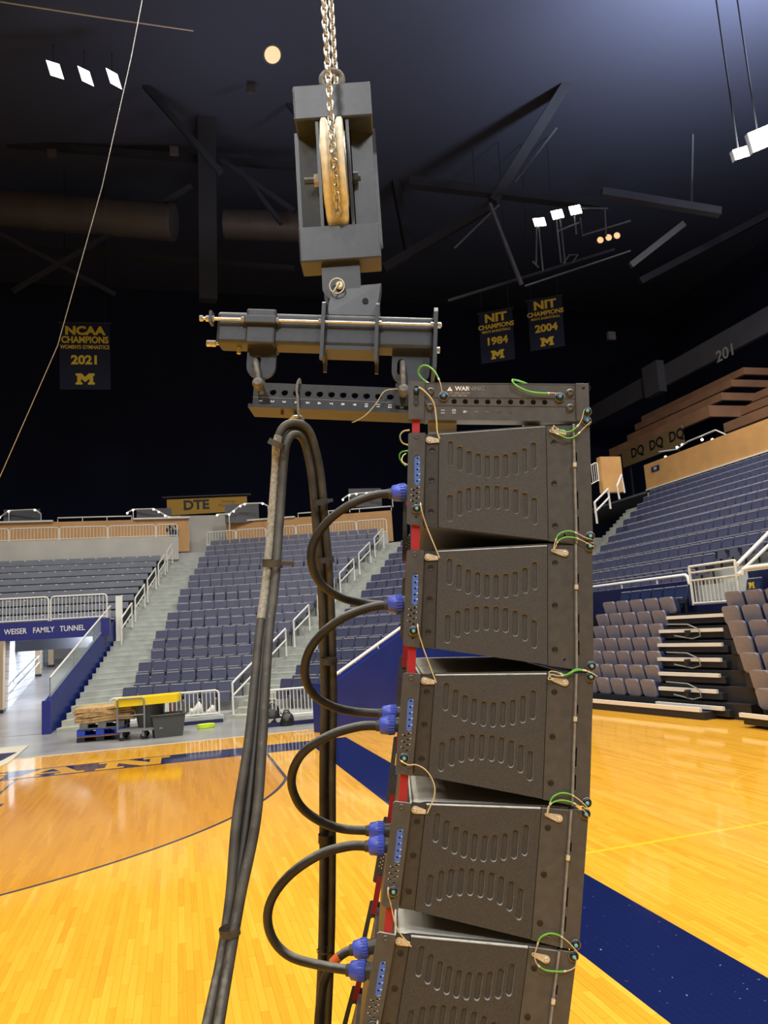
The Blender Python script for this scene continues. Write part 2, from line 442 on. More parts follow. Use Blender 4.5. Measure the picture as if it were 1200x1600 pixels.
# ------------------------------------------------------------------ court material (paint laid out by position on the floor)
PW, PL = 0.057, 0.9
HOOP = (-4.89, 14.95)
BASE_Y, SIDE_X = 16.55, 2.73
def court_material():
    mt = bpy.data.materials.new('maple_court'); mt.use_nodes = True
    nt = mt.node_tree; bs = nt.nodes['Principled BSDF']
    ge = nt.nodes.new('ShaderNodeNewGeometry'); sp = nt.nodes.new('ShaderNodeSeparateXYZ')
    nt.links.new(ge.outputs['Position'], sp.inputs[0])
    X = E_(nt, sp.outputs['X']); Y = E_(nt, sp.outputs['Y'])
    cx = X / PW; col = cx.floor(); fx = cx.fract()
    off = (col * 0.618034).fract() * PL
    ry = (Y + off) / PL; row = ry.floor(); fy = ry.fract()
    cb = nt.nodes.new('ShaderNodeCombineXYZ'); nt.links.new(col.s, cb.inputs[0]); nt.links.new(row.s, cb.inputs[1])
    wn = nt.nodes.new('ShaderNodeTexWhiteNoise'); wn.noise_dimensions = '2D'; nt.links.new(cb.outputs[0], wn.inputs['Vector'])
    rnd = E_(nt, wn.outputs['Value'])
    # grain
    cg = nt.nodes.new('ShaderNodeCombineXYZ')
    nt.links.new((X * 60).s, cg.inputs[0]); nt.links.new((Y * 3).s, cg.inputs[1]); nt.links.new((rnd * 20).s, cg.inputs[2])
    gn = nt.nodes.new('ShaderNodeTexNoise'); gn.inputs['Scale'].default_value = 1.0; gn.inputs['Detail'].default_value = 4; nt.links.new(cg.outputs[0], gn.inputs['Vector'])
    fac = (rnd * 0.55 + E_(nt, gn.outputs['Fac']) * 0.5 + 0.06)
    def ramp(cols):
        r = nt.nodes.new('ShaderNodeValToRGB'); e = r.color_ramp.elements
        e[0].position = cols[0][0]; e[0].color = (*cols[0][1], 1); e[1].position = cols[-1][0]; e[1].color = (*cols[-1][1], 1)
        for p, c in cols[1:-1]:
            k = e.new(p); k.color = (*c, 1)
        nt.links.new(fac.s, r.inputs[0]); return r.outputs[0]
    light = ramp([(0.1, (0.62, 0.285, 0.022)), (0.45, (0.76, 0.375, 0.030)), (0.8, (0.82, 0.42, 0.040)), (1.1, (0.86, 0.47, 0.060))])
    stain = ramp([(0.1, (0.49, 0.205, 0.008)), (0.5, (0.585, 0.25, 0.011)), (1.0, (0.65, 0.295, 0.016))])
    def mixc(a, b, f):
        mx = nt.nodes.new('ShaderNodeMix'); mx.data_type = 'RGBA'
        for key, v in (('A', a), ('B', b)):
            if isinstance(v, tuple): mx.inputs[key].default_value = (*v, 1)
            else: nt.links.new(v, mx.inputs[key])
        nt.links.new(f.s, mx.inputs['Factor']); return mx.outputs['Result']
    dx = X - HOOP[0]; dy = Y - HOOP[1]
    rad = (dx * dx + dy * dy).sqrt()
    YB = HOOP[1] - 1.41
    low = Y.lt(YB); high = Y.gt(YB) * Y.lt(BASE_Y)
    inside3 = low * rad.lt(6.75) + high * dx.abs().lt(6.6)
    line3 = low * (rad - 6.75).abs().lt(0.03) + high * (dx.abs() - 6.6).abs().lt(0.03)
    c = mixc(light, stain, inside3.min(1.0))
    NAVY = (0.008, 0.014, 0.075)
    lane = (dx.abs() - 1.85).abs().lt(0.03) * Y.inside(BASE_Y - 5.8, BASE_Y)
    block = (dx.abs() - 2.02).abs().lt(0.11) * Y.inside(13.9, 14.15)
    dark = (line3 + lane + block).min(1.0)
    c = mixc(c, (0.03, 0.03, 0.045), dark)
    band = X.inside(SIDE_X, 3.63) * Y.lt(17.72) + Y.inside(BASE_Y, 17.72) * X.lt(3.63)
    # scuffs in the navy paint
    sc = nt.nodes.new('ShaderNodeTexNoise'); sc.inputs['Scale'].default_value = 26; sc.inputs['Detail'].default_value = 7
    nt.links.new(ge.outputs['Position'], sc.inputs['Vector'])
    scv = nt.nodes.new('ShaderNodeMapRange'); scv.inputs[1].default_value = 0.70; scv.inputs[2].default_value = 0.74
    nt.links.new(sc.outputs['Fac'], scv.inputs[0])
    navy = mixc(NAVY, (0.45, 0.45, 0.50), E_(nt, scv.outputs[0]) * 0.8)
    c = mixc(c, navy, band.min(1.0))
    # practice court lines beyond the navy sideline
    yl = (Y - 7.55 - (X - 5.9) * 0.03).abs().lt(0.03) * X.gt(3.9) + ((dx - 13.4) * (dx - 13.4) + (Y - 8.1) * (Y - 8.1)).sqrt().inside(1.76, 1.80) * 0.5
    c = mixc(c, (0.86, 0.52, 0.03), yl.min(1.0))
    # board joints
    jt = (fx.lt(0.025) + fy.lt(0.0022)).min(1.0) * 0.45
    c = mixc(c, (0.17, 0.06, 0.01), jt * (E_(nt, band.min(1.0).s) * -1.0 + 1.0))
    nt.links.new(c, bs.inputs['Base Color'])
    bs.inputs['Roughness'].default_value = 0.075
    bs.inputs['Specular IOR Level'].default_value = 0.30
    return mt
m_court = court_material()

# ------------------------------------------------------------------ floors
b = MB(); b.box(-60, 60, -25, 75, -0.3, -0.012)
tag(b.build('floor', m_cfloor), kind='structure')
b = MB(); b.box(-24, 22, -22, 19.62, -0.06, 0)
court = tag(b.build('floor_court', m_court), kind='structure')
b = MB(); b.box(-24, 3.4, 19.62, 19.70, -0.02, 0.006)
tag(b.build('trim_1', mat('court_edge', (0.62, 0.56, 0.44), 0.5)), kind='structure')

# the maple boards nearest to the camera, each its own piece
planks = []
for ci in range(int(-3.2 / PW), int(6.5 / PW)):
    offp = ((ci * 0.618034) % 1.0) * PL
    for ri in range(2, 14):
        y0 = ri * PL - offp; xc = (ci + 0.5) * PW
        vis = False
        for yy in (y0 + 0.1, y0 + PL / 2, y0 + PL - 0.1):
            if yy < 1.5: continue
            px, py, d = proj((xc, yy, 0))
            if -10 < px < 1210 and 1300 < py < 1625: vis = True
        hid = 0
        if vis:
            px, py, d = proj((xc, y0 + PL / 2, 0))
            if 655 < px < 870: continue
            planks.append((d, xc, y0))
planks.sort()
pm = MB(); pm.box(-PW / 2 + 0.0006, PW / 2 - 0.0006, 0.0008, PL - 0.0008, -0.008, 0.0016)
pme = pm.mesh('plank', m_court)
for d, xc, y0 in planks[:300]:
    mob('plank', pme, court, (xc, y0, 0))

# block lettering on the baseline, maize on navy
m_letter = mat('letter_paint', (0.72, 0.36, 0.028), 0.1)
def letter(name, polys, x0, w, y0, h, z=0.004):
    bb = MB()
    for poly in polys:
        bb.prism([(x0 + p[0] * w, y0 + p[1] * h) for p in poly], lambda a, b_, t: (a, b_, t), z, 0.0)
    o = bb.build(name, m_letter, court); return o
LN = [[(0, 0), (.38, 0), (.38, .17), (.28, .17), (.28, .66), (.62, .0), (.88, 0), (.88, .83), (1, .83), (1, 1), (.62, 1), (.62, .83), (.72, .83), (.72, .38), (.40, 1), (0, 1), (0, .83), (.12, .83), (.12, .17), (0, .17)]]
LA = [[(0, 0), (.40, 0), (.40, .17), (.31, .17), (.35, .30), (.65, .30), (.69, .17), (.60, .17), (.60, 0), (1, 0), (1, .17), (.90, .17), (.66, 1), (.34, 1), (.10, .17), (0, .17)]]
LG = [[(.2, 0), (.8, 0), (1, .18), (1, .55), (.55, .55), (.55, .38), (.76, .38), (.76, .26), (.68, .18), (.36, .18), (.25, .28), (.25, .72), (.36, .82), (.66, .82), (.76, .72), (.76, .66), (1, .66), (1, .84), (.8, 1), (.2, 1), (0, .82), (0, .18)]]
letter('court_letter', LN, -1.64, 1.42, 16.66, 0.96)
letter('court_letter', LA, -3.20, 1.36, 16.66, 0.96)
letter('court_letter', LG, -4.72, 1.36, 16.66, 0.96)
tri = MB(); tri.plate([(.36, .42), (.64, .42), (.5, .86)], [], lambda a, b_, t: (-3.20 + a * 1.36, 16.66 + b_ * .96, t), 0.0045, 0.0)
tri.build('court_letter_counter', mat('court_navy', (0.008, 0.014, 0.075), 0.2), court)
# runner at the far left
b = MB()
q = [at_z(-40, 1172), at_z(45, 1165), at_z(14, 1192), at_z(-40, 1215)]
b.prism([(p.x, p.y) for p in q], lambda a, b_, t: (a, b_, t), 0.012, -0.01)
mt_ = tag(b.build('floor_runner', mat('cream_border', (0.62, 0.58, 0.46), 0.6)), 'cream edged navy runner lying on the grey floor by the tunnel', 'mat')
b = MB()
q = [at_z(-40, 1182), at_z(27, 1176), at_z(5, 1188), at_z(-40, 1206)]
b.prism([(p.x, p.y) for p in q], lambda a, b_, t: (a, b_, t), 0.014, 0.0)
b.build('navy_field', m_navy_wall, mt_)

# ------------------------------------------------------------------ seats
def seat_meshes(mb, mp, arms=True):
    bk = MB(); r = rrect2(-0.222, 0.222, 0.40, 0.88, 0.05, 3)
    bk.prism(r, lambda a, b_, t: (a, t + (b_ - 0.4) * 0.26, b_), 0.21, 0.27)
    pn = MB(); r = rrect2(-0.205, 0.205, 0.30, 0.58, 0.05, 3)
    pn.prism(r, lambda a, b_, t: (a, t + (b_ - 0.36) * 0.16, b_), 0.06, 0.15)
    ar = MB()
    ar.box(0.2245, 0.2855, 0.0, 0.24, 0.43, 0.53)
    ar.box(0.244, 0.266, 0.18, 0.24, 0.0, 0.47)
    bk.prism(rrect2(-0.20, 0.20, 0.868, 0.892, 0.006, 1), lambda a, b_, t: (a, t + (b_ - 0.4) * 0.26, b_), 0.200, 0.262, 1)
    pn.prism(rrect2(-0.19, 0.19, 0.568, 0.59, 0.005, 1), lambda a, b_, t: (a, t + (b_ - 0.36) * 0.16, b_), 0.055, 0.15, 1)
    return bk.mesh('backrest', [mb, m_rimlit]), pn.mesh('seat_pan', [mp, m_rimlit]), ar.mesh('armrest', m_dark)
SEAT = seat_meshes(m_navy, m_navy2)
SEATN = seat_meshes(m_navyd, m_navyd)
def place_seat(me, loc, rz, label, group, name='stadium_seat'):
    e = empty(name, loc, (0, 0, rz), label, 'seat', group)
    mob('backrest', me[0], e); mob('seat_pan', me[1], e); mob('armrest', me[2], e)
    return e
RISE, RUN = 0.35, 0.80
def zrow(k): return 0.20 + RISE * k
def rowA(k): return Vector((-1.95 + 0.1835 * k, 25.34 + 0.79 * k, 0))
def rowB(k): return Vector((1.45 + 0.4728 * k, 24.16 + 0.689 * k, 0))
def rowAL(k): return Vector((-3.50 + 0.170 * k, 25.0 + 0.79 * k, 0))
A1 = math.radians(19.1); A2 = math.radians(49)
D1 = Vector((math.cos(A1), -math.sin(A1), 0)); N1 = Vector((math.sin(A1), math.cos(A1), 0))
D2 = Vector((math.cos(A2), -math.sin(A2), 0)); N2 = Vector((math.sin(A2), math.cos(A2), 0))
def rowB2(k): return rowB(k) + D1 * 0.55 + D2 * 0.75
SP = 0.51
seats = []     # (distance, loc, rot, label, group)
def front_of_camera(p): return proj(p)[2]
for k in range(19):
    n = int(((rowB(k) - rowA(k)).dot(D1)) / SP)
    slack = ((rowB(k) - rowA(k)).dot(D1) - n * SP) / 2
    slack *= 0.6 + 0.8 * ((k * 0.618) % 1)
    for i in range(n):
        p = rowA(k) + D1 * (slack + SP * (i + 0.5)) + N1 * 0.33 + Vector((0, 0, zrow(k)))
        seats.append((front_of_camera(p), p, -A1, f'{ORD[i]} navy folding seat from the left aisle, {ORD[k]} row up, centre section', 'navy folding seats of the centre section'))
WALLF = Vector((3.54, 18.5, 0)); WD = Vector((math.sin(math.radians(60)), math.cos(math.radians(60)), 0)); WN = Vector((-WD.y, WD.x, 0))
for k in range(19):
    n = 12
    for i in range(n):
        p = rowB2(k) + D2 * (SP * (i + 0.5 + .5 * ((k * 0.618) % 1))) + N2 * 0.33 + Vector((0, 0, zrow(k)))
        if (p - WALLF).dot(WN) < 0.45: continue
        seats.append((front_of_camera(p), p, -A2, f'{ORD[i]} navy folding seat right of the middle aisle, {ORD[k]} row up, corner section', 'navy folding seats of the corner section'))
# side stands, rows along the sideline
SX0, SRUN, SZ0, SRISE = 13.2, 0.82, 2.55, 0.44
def srow(k): return SX0 + SRUN * k, SZ0 + SRISE * k
def sY1(k): return 26.0 + 0.64 * k
for k in range(12):
    x, z = srow(k)
    for i in range(32):
        p = Vector((x + 0.33, sY1(k) - SP * (i + 0.5), z))
        px, py, d = proj(p + Vector((0, 0, .5)))
        if px < 880 or px > 1230: continue
        if k == 0 and 1070 < px: continue
        if k < 2 and 1100 < px: continue
        seats.append((d * 0.92, p, -PI / 2, f'{ORD[i]} navy folding seat from the far aisle, {ORD[k]} row up, side stand', 'navy folding seats of the side stand'))
seats.sort(key=lambda s: s[0])
single = []; rest = []
for s in seats:
    px, py, d = proj(s[1] + Vector((0, 0, 0.5)))
    seen = (-5 < px < 652 or 908 < px < 1205)
    if seen and len(single) < 300: single.append(s)
    else: rest.append(s)
for s in single: place_seat(SEAT, s[1], s[2], s[3], s[4])
if rest:
    rb = MB(); src = []
    for me, mi in zip(SEAT, (0, 1, 2)):
        vv = [v.co.copy() for v in me.vertices]
        for sl in (0, 1):
            src.append((vv, [list(p.vertices) for p in me.polygons if p.material_index == sl], mi if sl == 0 else 3))
    for s in rest:
        M = Matrix.Translation(s[1]) @ Matrix.Rotation(s[2], 4, 'Z')
        for vs, fs, mi in src: rb.add([M @ v for v in vs], fs, mi)
    tag(rb.build('stadium_seating', [m_navy, m_navy2, m_dark, m_rimlit]), 'navy folding seats in the upper rows of the seating bowl', 'seating', kind='stuff')

# ------------------------------------------------------------------ concrete rows
def stepped(name, rows, kind='structure', mt=None):
    """rows: list of (left, right, leftback, rightback, z, z_prev)"""
    bb = MB()
    for l, r, lb, rbk, z, zp in rows:
        v = [Vector((l.x, l.y, zp)), Vector((r.x, r.y, zp)), Vector((rbk.x, rbk.y, zp)), Vector((lb.x, lb.y, zp)), Vector((l.x, l.y, z)), Vector((r.x, r.y, z)), Vector((rbk.x, rbk.y, z)), Vector((lb.x, lb.y, z))]
        bb.hexa(v)
    return tag(bb.build(name, mt or m_conc), kind=kind)
rows = []
for k in range(19):
    l, r = rowA(k), rowB(k); e = 1.06
    rows.append((l, r, l + Vector((0.1835, 0.79, 0)) * e, r + Vector((0.4728, 0.689, 0)) * e, zrow(k), max(-0.02, zrow(k) - 0.6)))
stepped('floor_stand_centre', rows)
rows = []
for k in range(19):
    l = rowB2(k); r = l + D2 * 6.4
    cut = (l - WALLF).dot(WN) - 0.12
    den = -D2.dot(WN)
    if den > 0: r = l + D2 * max(0.3, min(6.4, cut / den))
    rows.append((l, r, l + N2 * 0.86 + D2 * 0.1, r + N2 * 0.86, zrow(k), max(-0.02, zrow(k) - 0.6)))
stepped('floor_stand_corner', rows)
rows = []
for k in range(8, 18):
    l = Vector((-22, 25.0 + 0.79 * k, 0)); r = rowAL(k)
    rows.append((l, r, l + Vector((0, 0.86, 0)), r + Vector((0.17, 0.86, 0)), zrow(k), zrow(k) - 0.6))
stepped('floor_stand_end', rows, mt=mat('bench_shade_deck', (0.025, 0.027, 0.035), .7))  # dark tone stands for the shadow beneath the benches
rows = []
for k in range(12):
    x, z = srow(k)
    a = Vector((x, sY1(k), 0)); c = Vector((x, 6, 0))
    rows.append((c, a, c + Vector((SRUN + .05, 0, 0)), a + Vector((SRUN + .05, .64, 0)), z, z - 0.9))
stepped('floor_stand_side', rows)

# stairs: every step a piece of its own
def stair(name, La, Ra, n, dz, z0, label=None):
    root = empty(name, La(0)); tag(root, kind='structure')
    for j in range(n):
        k = j / 2
        l, r = La(k), Ra(k); l2, r2 = La(k + 0.62), Ra(k + 0.62); z = z0 + dz * j
        bb = MB(); zb = z - 0.4 if j > 1 else -0.02
        P = [Vector((p.x, p.y, 0)) - root.location for p in (l, r, r2, l2)]
        bb.hexa([(p.x, p.y, zb) for p in P] + [(p.x, p.y, z) for p in P])
        if 1:
            # contrasting nosing on the lower steps
            d = (r - l).normalized(); nn = (l2 - l)
            q = [P[0] + Vector((0, 0, 0)), P[1], P[1] + nn * 0.12, P[0] + nn * 0.12]
            bb.hexa([(p.x, p.y - 0.004, z - 0.03) for p in q[:2]] + [(p.x, p.y, z - 0.03) for p in q[2:]] + [(p.x, p.y - 0.004, z + 0.003) for p in q[:2]] + [(p.x, p.y, z + 0.003) for p in q[2:]], 1 if j < 4 else 0)
        bb.build('step', [m_step, m_nose], root)
    return root
stair('floor_stair_end', rowAL, rowA, 38, 0.175, 0.10)
stair('floor_stair_middle', rowB, rowB2, 38, 0.175, 0.10)

# ------------------------------------------------------------------ bleacher benches of the end stand
for k in range(9, 18):
    y = 25.0 + 0.79 * k; xr = rowAL(k).x - 0.12; z = zrow(k)
    if k < 10: xr = rowAL(k).x - 0.12
    e = empty('bleacher_bench', (xr, y + 0.3, z), label=f'slate blue bleacher bench with white number plates, {ORD[k - 9]} row up above the tunnel', cat='bench', group='slate bleacher benches')
    bb = MB(); bb.box(-20, 0, 0.02, 0.34, 0.38, 0.42); bb.build('seat_board', m_bench, e)
    bb = MB(); bb.box(-20, 0, -0.02, 0.02, 0.17, 0.42); bb.build('front_board', m_bench, e)
    bb = MB()
    for q in range(32): bb.box(-0.5 - q * 0.62, -0.42 - q * 0.62, -0.026, -0.02, 0.375, 0.405)
    tag(bb.build('number_plates', m_white, e), kind='stuff')
# ------------------------------------------------------------------ rail helpers
def bar_fence(name, p, q, h, label, group, n=None, r=0.022, posts=True, base=None, cat='fence'):
    """guard rail panel of upright bars between p and q (base points), in local coordinates"""
    p = Vector(p); q = Vector(q); e = empty(name, p, label=label, cat=cat, group=group)
    v = q - p; L = v.length
    fr = MB(); c = 0.10; up = Vector((0, 0, h))
    d = v.normalized()
    path = [Vector((0, 0, 0)), Vector((0, 0, h - c)), Vector((0, 0, h - c * .3)) + d * c * .3, Vector((0, 0, h)) + d * c, v + up - d * c, v + Vector((0, 0, h - c * .3)) - d * c * .3, v + Vector((0, 0, h - c)), v]
    fr.tube(path, r * 1.3, 8)
    fr.tube([Vector((0, 0, 0.06)), v + Vector((0, 0, 0.06))], r, 8)
    fr.build('rail_frame', m_rail, e)
    bb = MB(); n = n or int(L / 0.13)
    for i in range(1, n):
        o = v * (i / n); bb.tube([o + Vector((0, 0, 0.06)), o + up], r * 0.62, 5)
    tag(bb.build('bars', m_rail, e), kind='stuff')
    return e
def handrail(name, p, q, h, label, group, r=0.032, mid=True):
    """sloping stair rail from p up to q (points on the steps)"""
    p = Vector(p); q = Vector(q); e = empty(name, p, label=label, cat='handrail', group=group)
    v = q - p; up = Vector((0, 0, h))
    for pos in (Vector((0, 0, 0)), v):
        bb = MB(); bb.tube([pos, pos + up], r, 8); bb.build('post', m_rail, e)
    bb = MB(); bb.tube([up, v + up], r, 8); bb.build('top_rail', m_rail, e)
    if mid:
        bb = MB(); bb.tube([up * 0.6, v + up * 0.6], r * .9, 8); bb.build('mid_rail', m_rail, e)
    return e

# stair rails
def aisleA(k, s): p = rowAL(k).lerp(rowA(k), s); return Vector((p.x, p.y, 0.10 + 0.35 * k))
def aisleB(k, s): p = rowB(k).lerp(rowB2(k), s); return Vector((p.x, p.y, 0.10 + 0.35 * k))
for i, (k0, k1) in enumerate(((6.6, 8.4), (9.0, 10.8), (11.4, 13.2), (13.8, 15.4), (15.9, 17.3))):
    handrail('stair_handrail', aisleA(k0, 0.22), aisleA(k1, 0.22), 0.95, f'white tubular stair rail beside the bleacher benches, {ORD[i]} one going up', 'white stair rails beside the benches')
for i, (k0, k1) in enumerate(((0.0, 1.6), (2.6, 4.4), (5.2, 6.8), (7.8, 9.8), (10.6, 12.6), (13.4, 15.2), (16.0, 17.6))):
    handrail('stair_handrail', aisleB(k0, 0.10), aisleB(k1, 0.10), 0.95, f'white tubular stair rail of the middle aisle, {ORD[i]} one going up', 'white stair rails of the middle aisle')

# front fences and curbs
b = MB(); b.box(-2.2, 1.25, 23.55, 23.70, -0.02, 0.18); b.box(-2.2, 1.25, 23.70, 25.2, -0.02, 0.17)
tag(b.build('trim_2', m_conc), kind='structure')
b = MB(); b.box(-2.2, 1.22, 23.53, 23.55, -0.012, 0.09)
tag(b.build('trim_3', m_navy_wall), kind='structure')
bar_fence('guard_fence', (-1.9, 23.62, 0.19), (-0.38, 23.62, 0.19), 0.72, 'white barred guard fence in front of the seats, behind the yellow lid', 'white guard fences at floor level', n=12)
bar_fence('guard_fence', (-0.32, 23.62, 0.19), (1.12, 23.62, 0.19), 0.72, 'white barred guard fence in front of the seats, right of the yellow lid', 'white guard fences at floor level', n=12)
b = MB(); b.box(2.1, 3.72, 21.1, 21.25, -0.02, 0.20); b.box(2.5, 3.72, 21.25, 23.0, -0.02, 0.19)
tag(b.build('trim_4', m_conc), kind='structure')
b = MB(); b.box(2.1, 3.72, 21.08, 21.10, -0.012, 0.10)
tag(b.build('trim_5', m_navy_wall), kind='structure')
bar_fence('guard_fence', (2.2, 21.18, 0.2), (3.66, 21.18, 0.2), 0.74, 'white barred guard fence behind the hanging cables', 'white guard fences at floor level', n=15)

# ------------------------------------------------------------------ tunnel
RS = 0.093
def rz(y): return max(0.0, RS * (y - 25.0))
b = MB(); b.hexa([(-12, 25, -0.2), (-2.2, 25, -0.2), (-0.6, 47, rz(47) - .2), (-12, 47, rz(47) - .2), (-12, 25, -0.004), (-2.6, 25, -0.004), (-0.6, 47, rz(47)), (-12, 47, rz(47))])
tag(b.build('floor_ramp', m_ramp), kind='structure')
# blue stair wall (left edge of the stairs)
def wallx(y): return -3.66 + (y - 24.9) * 0.228
y0, y1 = 24.9, 31.0
b = MB()
def wall_poly(ya, yb, za, zb, t=0.16):
    P = [(wallx(ya), ya), (wallx(yb), yb)]
    return [(P[0][0] - t, ya, -0.02), (P[0][0], ya, -0.02), (P[1][0], yb, -0.02), (P[1][0] - t, yb, -0.02), (P[0][0] - t, ya, za), (P[0][0], ya, za), (P[1][0], yb, zb), (P[1][0] - t, yb, zb)]
b.hexa(wall_poly(y0, y1, 0.92, 3.42))
tag(b.build('wall_stair_blue', m_blue_wall), kind='structure')
b = MB(); b.box(-0.12, 0.12, -0.10, 0.10, 0, 0.95)
tag(b.build('end_post', m_sign), 'navy blue end post at the foot of the tunnel stair wall', 'post').location = (-3.74, 24.8, -0.012)
ge = empty('glass_guard', (wallx(25.1) - 0.08, 25.1, 1.02), label='sloping glass guard with metal rail on top of the blue stair wall', cat='railing')
def gp(y, h): return Vector((wallx(y) - 0.08, y, 1.0 + (y - 25.1) * 0.41 + h)) - ge.location
for ya, yb in ((25.1, 26.9), (26.95, 28.8), (28.85, 30.7)):
    b = MB(); o = Vector((0.01, 0, 0))
    b.hexa([gp(ya, 0.02) - o, gp(ya, .02) + o, gp(yb, .02) + o, gp(yb, .02) - o, gp(ya, .56) - o, gp(ya, .56) + o, gp(yb, .56) + o, gp(yb, .56) - o])
    b.build('glass_pane', m_glass, ge)
b = MB(); b.tube([gp(25.1, .58), gp(30.7, .58)], 0.03, 8); b.build('top_rail', m_rail, ge)
b = MB(); b.tube([gp(25.1, .02), gp(30.7, .02)], 0.03, 8); b.build('bottom_rail', m_cart, ge)
for ya in (25.1, 26.92, 28.82, 30.7):
    b = MB(); b.tube([gp(ya, 0), gp(ya, .58)], 0.018, 6); b.build('post', m_cart, ge)
b = MB(); b.box(-0.12, 0.12, -0.1, 0.1, -1.1, 0.9)
tag(b.build('newel_post', m_rail), 'cream square newel post at the top of the tunnel stair wall', 'post').location = (-2.12, 30.95, 3.35)
# header with the tunnel's name
hd = MB(); hd.box(-14, -2.36, 29.6, 30.0, 2.78, 3.40)
hdo = tag(hd.build('tunnel_sign', m_sign), 'navy tunnel header with white capital lettering below the bench fence', 'sign')
cz = at_y(67, 988, 29.58)
for wtxt, wpx in (('WEISER', 24), ('FAMILY', 68), ('TUNNEL', 113)):
    text_ob('sign_lettering', wtxt, 0.27, m_white, hdo, frame((at_y(wpx, 988, 29.59).x, 29.59, 3.10), (1, 0, 0), (0, 0, 1)), bold=0.003, sx=0.80)
b = MB(); b.box(-14, -2.3, 29.95, 31.6, 3.36, 3.41)
tag(b.build('ceiling_tunnel_edge', m_conc), kind='structure')
for i, (xa, xb) in enumerate(((-2.46, -4.35), (-4.43, -6.15), (-6.23, -7.95))):
    bar_fence('guard_fence', (xb, 29.75, 3.41), (xa, 29.75, 3.41), 0.86, f'white barred guard fence above the tunnel sign, {ORD[i]} panel from the stairs', 'white guard fences above the tunnel', n=15)
# tunnel walls, columns and doors
b = MB(); b.hexa([(-5.9, 29.6, 0.2), (-5.72, 29.6, .2), (-6.68, 45, 1.4), (-6.9, 45, 1.4), (-5.9, 30.05, 3.2), (-5.72, 30.05, 3.2), (-6.68, 45, 4.3), (-6.9, 45, 4.3)])
tag(b.build('wall_tunnel_left', m_white_wall), kind='structure')
b = MB(); b.box(-12, -2.2, 45, 45.3, 1.0, 4.4)
tag(b.build('wall_tunnel_back', m_tan), kind='structure')
b = MB(); b.hexa([(-2.5, 31.2, 0.2), (-2.4, 31.2, .2), (-2.2, 46, 1.4), (-2.4, 46, 1.4), (-2.5, 31.2, 2.85), (-2.4, 31.2, 2.85), (-2.2, 46, 4.4), (-2.4, 46, 4.4)])
tag(b.build('wall_tunnel_right', m_white_wall), kind='structure')
b = MB(); b.hexa([(-12, 30.2, 3.18), (-2.4, 30.2, 3.18), (-2.2, 46, 4.4), (-12, 46, 4.4), (-12, 30.2, 3.3), (-2.4, 30.2, 3.3), (-2.2, 46, 4.6), (-12, 46, 4.6)])
tag(b.build('ceiling_tunnel', m_conc), kind='structure')
for px, lab, xx, yy in ((0, 'tan column at the left mouth of the tunnel', -5.96, 29.3), (0, 'tan pilaster standing on the white tunnel wall', -6.16, 38.4), (0, 'tan pilaster nearest the tunnel doors', -6.1, 41.8)):
    w = 0.19 if 'column' in lab else 0.12
    b = MB(); b.box(-w, w, -w, w, 0.08, 2.4); b.box(-w - .02, w + .02, -w - .02, w + .02, 0, 0.10, 1)
    tag(b.build('column', [m_tan, m_dark]), lab, 'column').location = (xx, yy, rz(yy))
for i, xx in enumerate((-5.9, -4.7)):
    b = MB(); b.box(-0.5, 0.5, -0.05, 0, 0, 2.2)
    d = tag(b.build(f'door_{i + 1}', m_doorm), kind='structure'); d.location = (xx, 45.0, rz(45))
    b = MB(); b.box(-0.3, 0.28, -0.07, -0.05, 0.7, 1.95); b.build('window_pane', m_dark, d)
    b = MB(); b.tube([(0.4, -0.12, 0.9), (0.4, -0.12, 1.3)], 0.02, 6); b.build('door_handle', m_zinc, d)
e = empty('wall_handrail', (-5.58, 29.9, rz(29.9)), label='white double handrail climbing along the white tunnel wall', cat='handrail')
for h in (0.62, 0.92):
    b = MB(); b.tube([(0, 0, h), (-0.52, 8.4, h + 8.4 * RS)], 0.03, 8); b.build('rail', m_rail, e)
for t in (0.1, 3, 6, 8.3):
    b = MB(); b.tube([(-0.12 - t * .062, t, .62 + t * RS), (-.0 - t * .062, t, .62 + t * RS), (-.0 - t * .062, t, .92 + t * RS), (-.12 - t * .062, t, .92 + t * RS)], 0.015, 6); b.build('bracket', m_rail, e)
for yy in (30.9, 34, 38):
    area_lamp(-3.2, yy, 2.9 + (yy - 30.2) * 0.07, 0.8, 170, color=(0.84, 0.91, 1.0), target=(-6, yy, 1.6))

# ------------------------------------------------------------------ props by the stairs
def pallet(name, loc, rz_, mats, label, h=0.14, L=1.15, D=1.0):
    e = empty(name, loc, (0, 0, rz_), label, 'pallet')
    for y in (-D / 2 + .06, 0, D / 2 - .06):
        for x in (-L / 2 + .1, 0, L / 2 - .1): bb = MB(); bb.box(x - .1, x + .1, y - .06, y + .06, .02, h - .03); bb.build('block', mats[1], e)
    for k in range(6):
        bb = MB(); y = -D / 2 + (k + .5) * D / 6; bb.box(-L / 2, L / 2, y - .07, y + .07, h - .03, h); bb.build('deck_board', mats[0], e)
    for y in (-D / 2 + .06, 0, D / 2 - .06):
        bb = MB(); bb.box(-L / 2, L / 2, y - .06, y + .06, 0, .02); bb.build('base_board', mats[1], e)
    return e
pl = at_z(160, 1157); pz = -0.012
pallet('pallet', (pl.x, pl.y + .5, pz), -0.12, (m_porange, m_dark), 'dark pallet with an orange top, lowest of the stack', 0.15)
pallet('pallet', (pl.x, pl.y + .5, pz + .15), -0.12, (m_pblue, m_pblue), 'bright blue pallet in the middle of the stack', 0.17)
pallet('pallet', (pl.x + .04, pl.y + .5, pz + .32), -0.10, (m_pgrey, m_pgrey), 'weathered grey pallet directly under the raw boards', 0.16, 1.1)
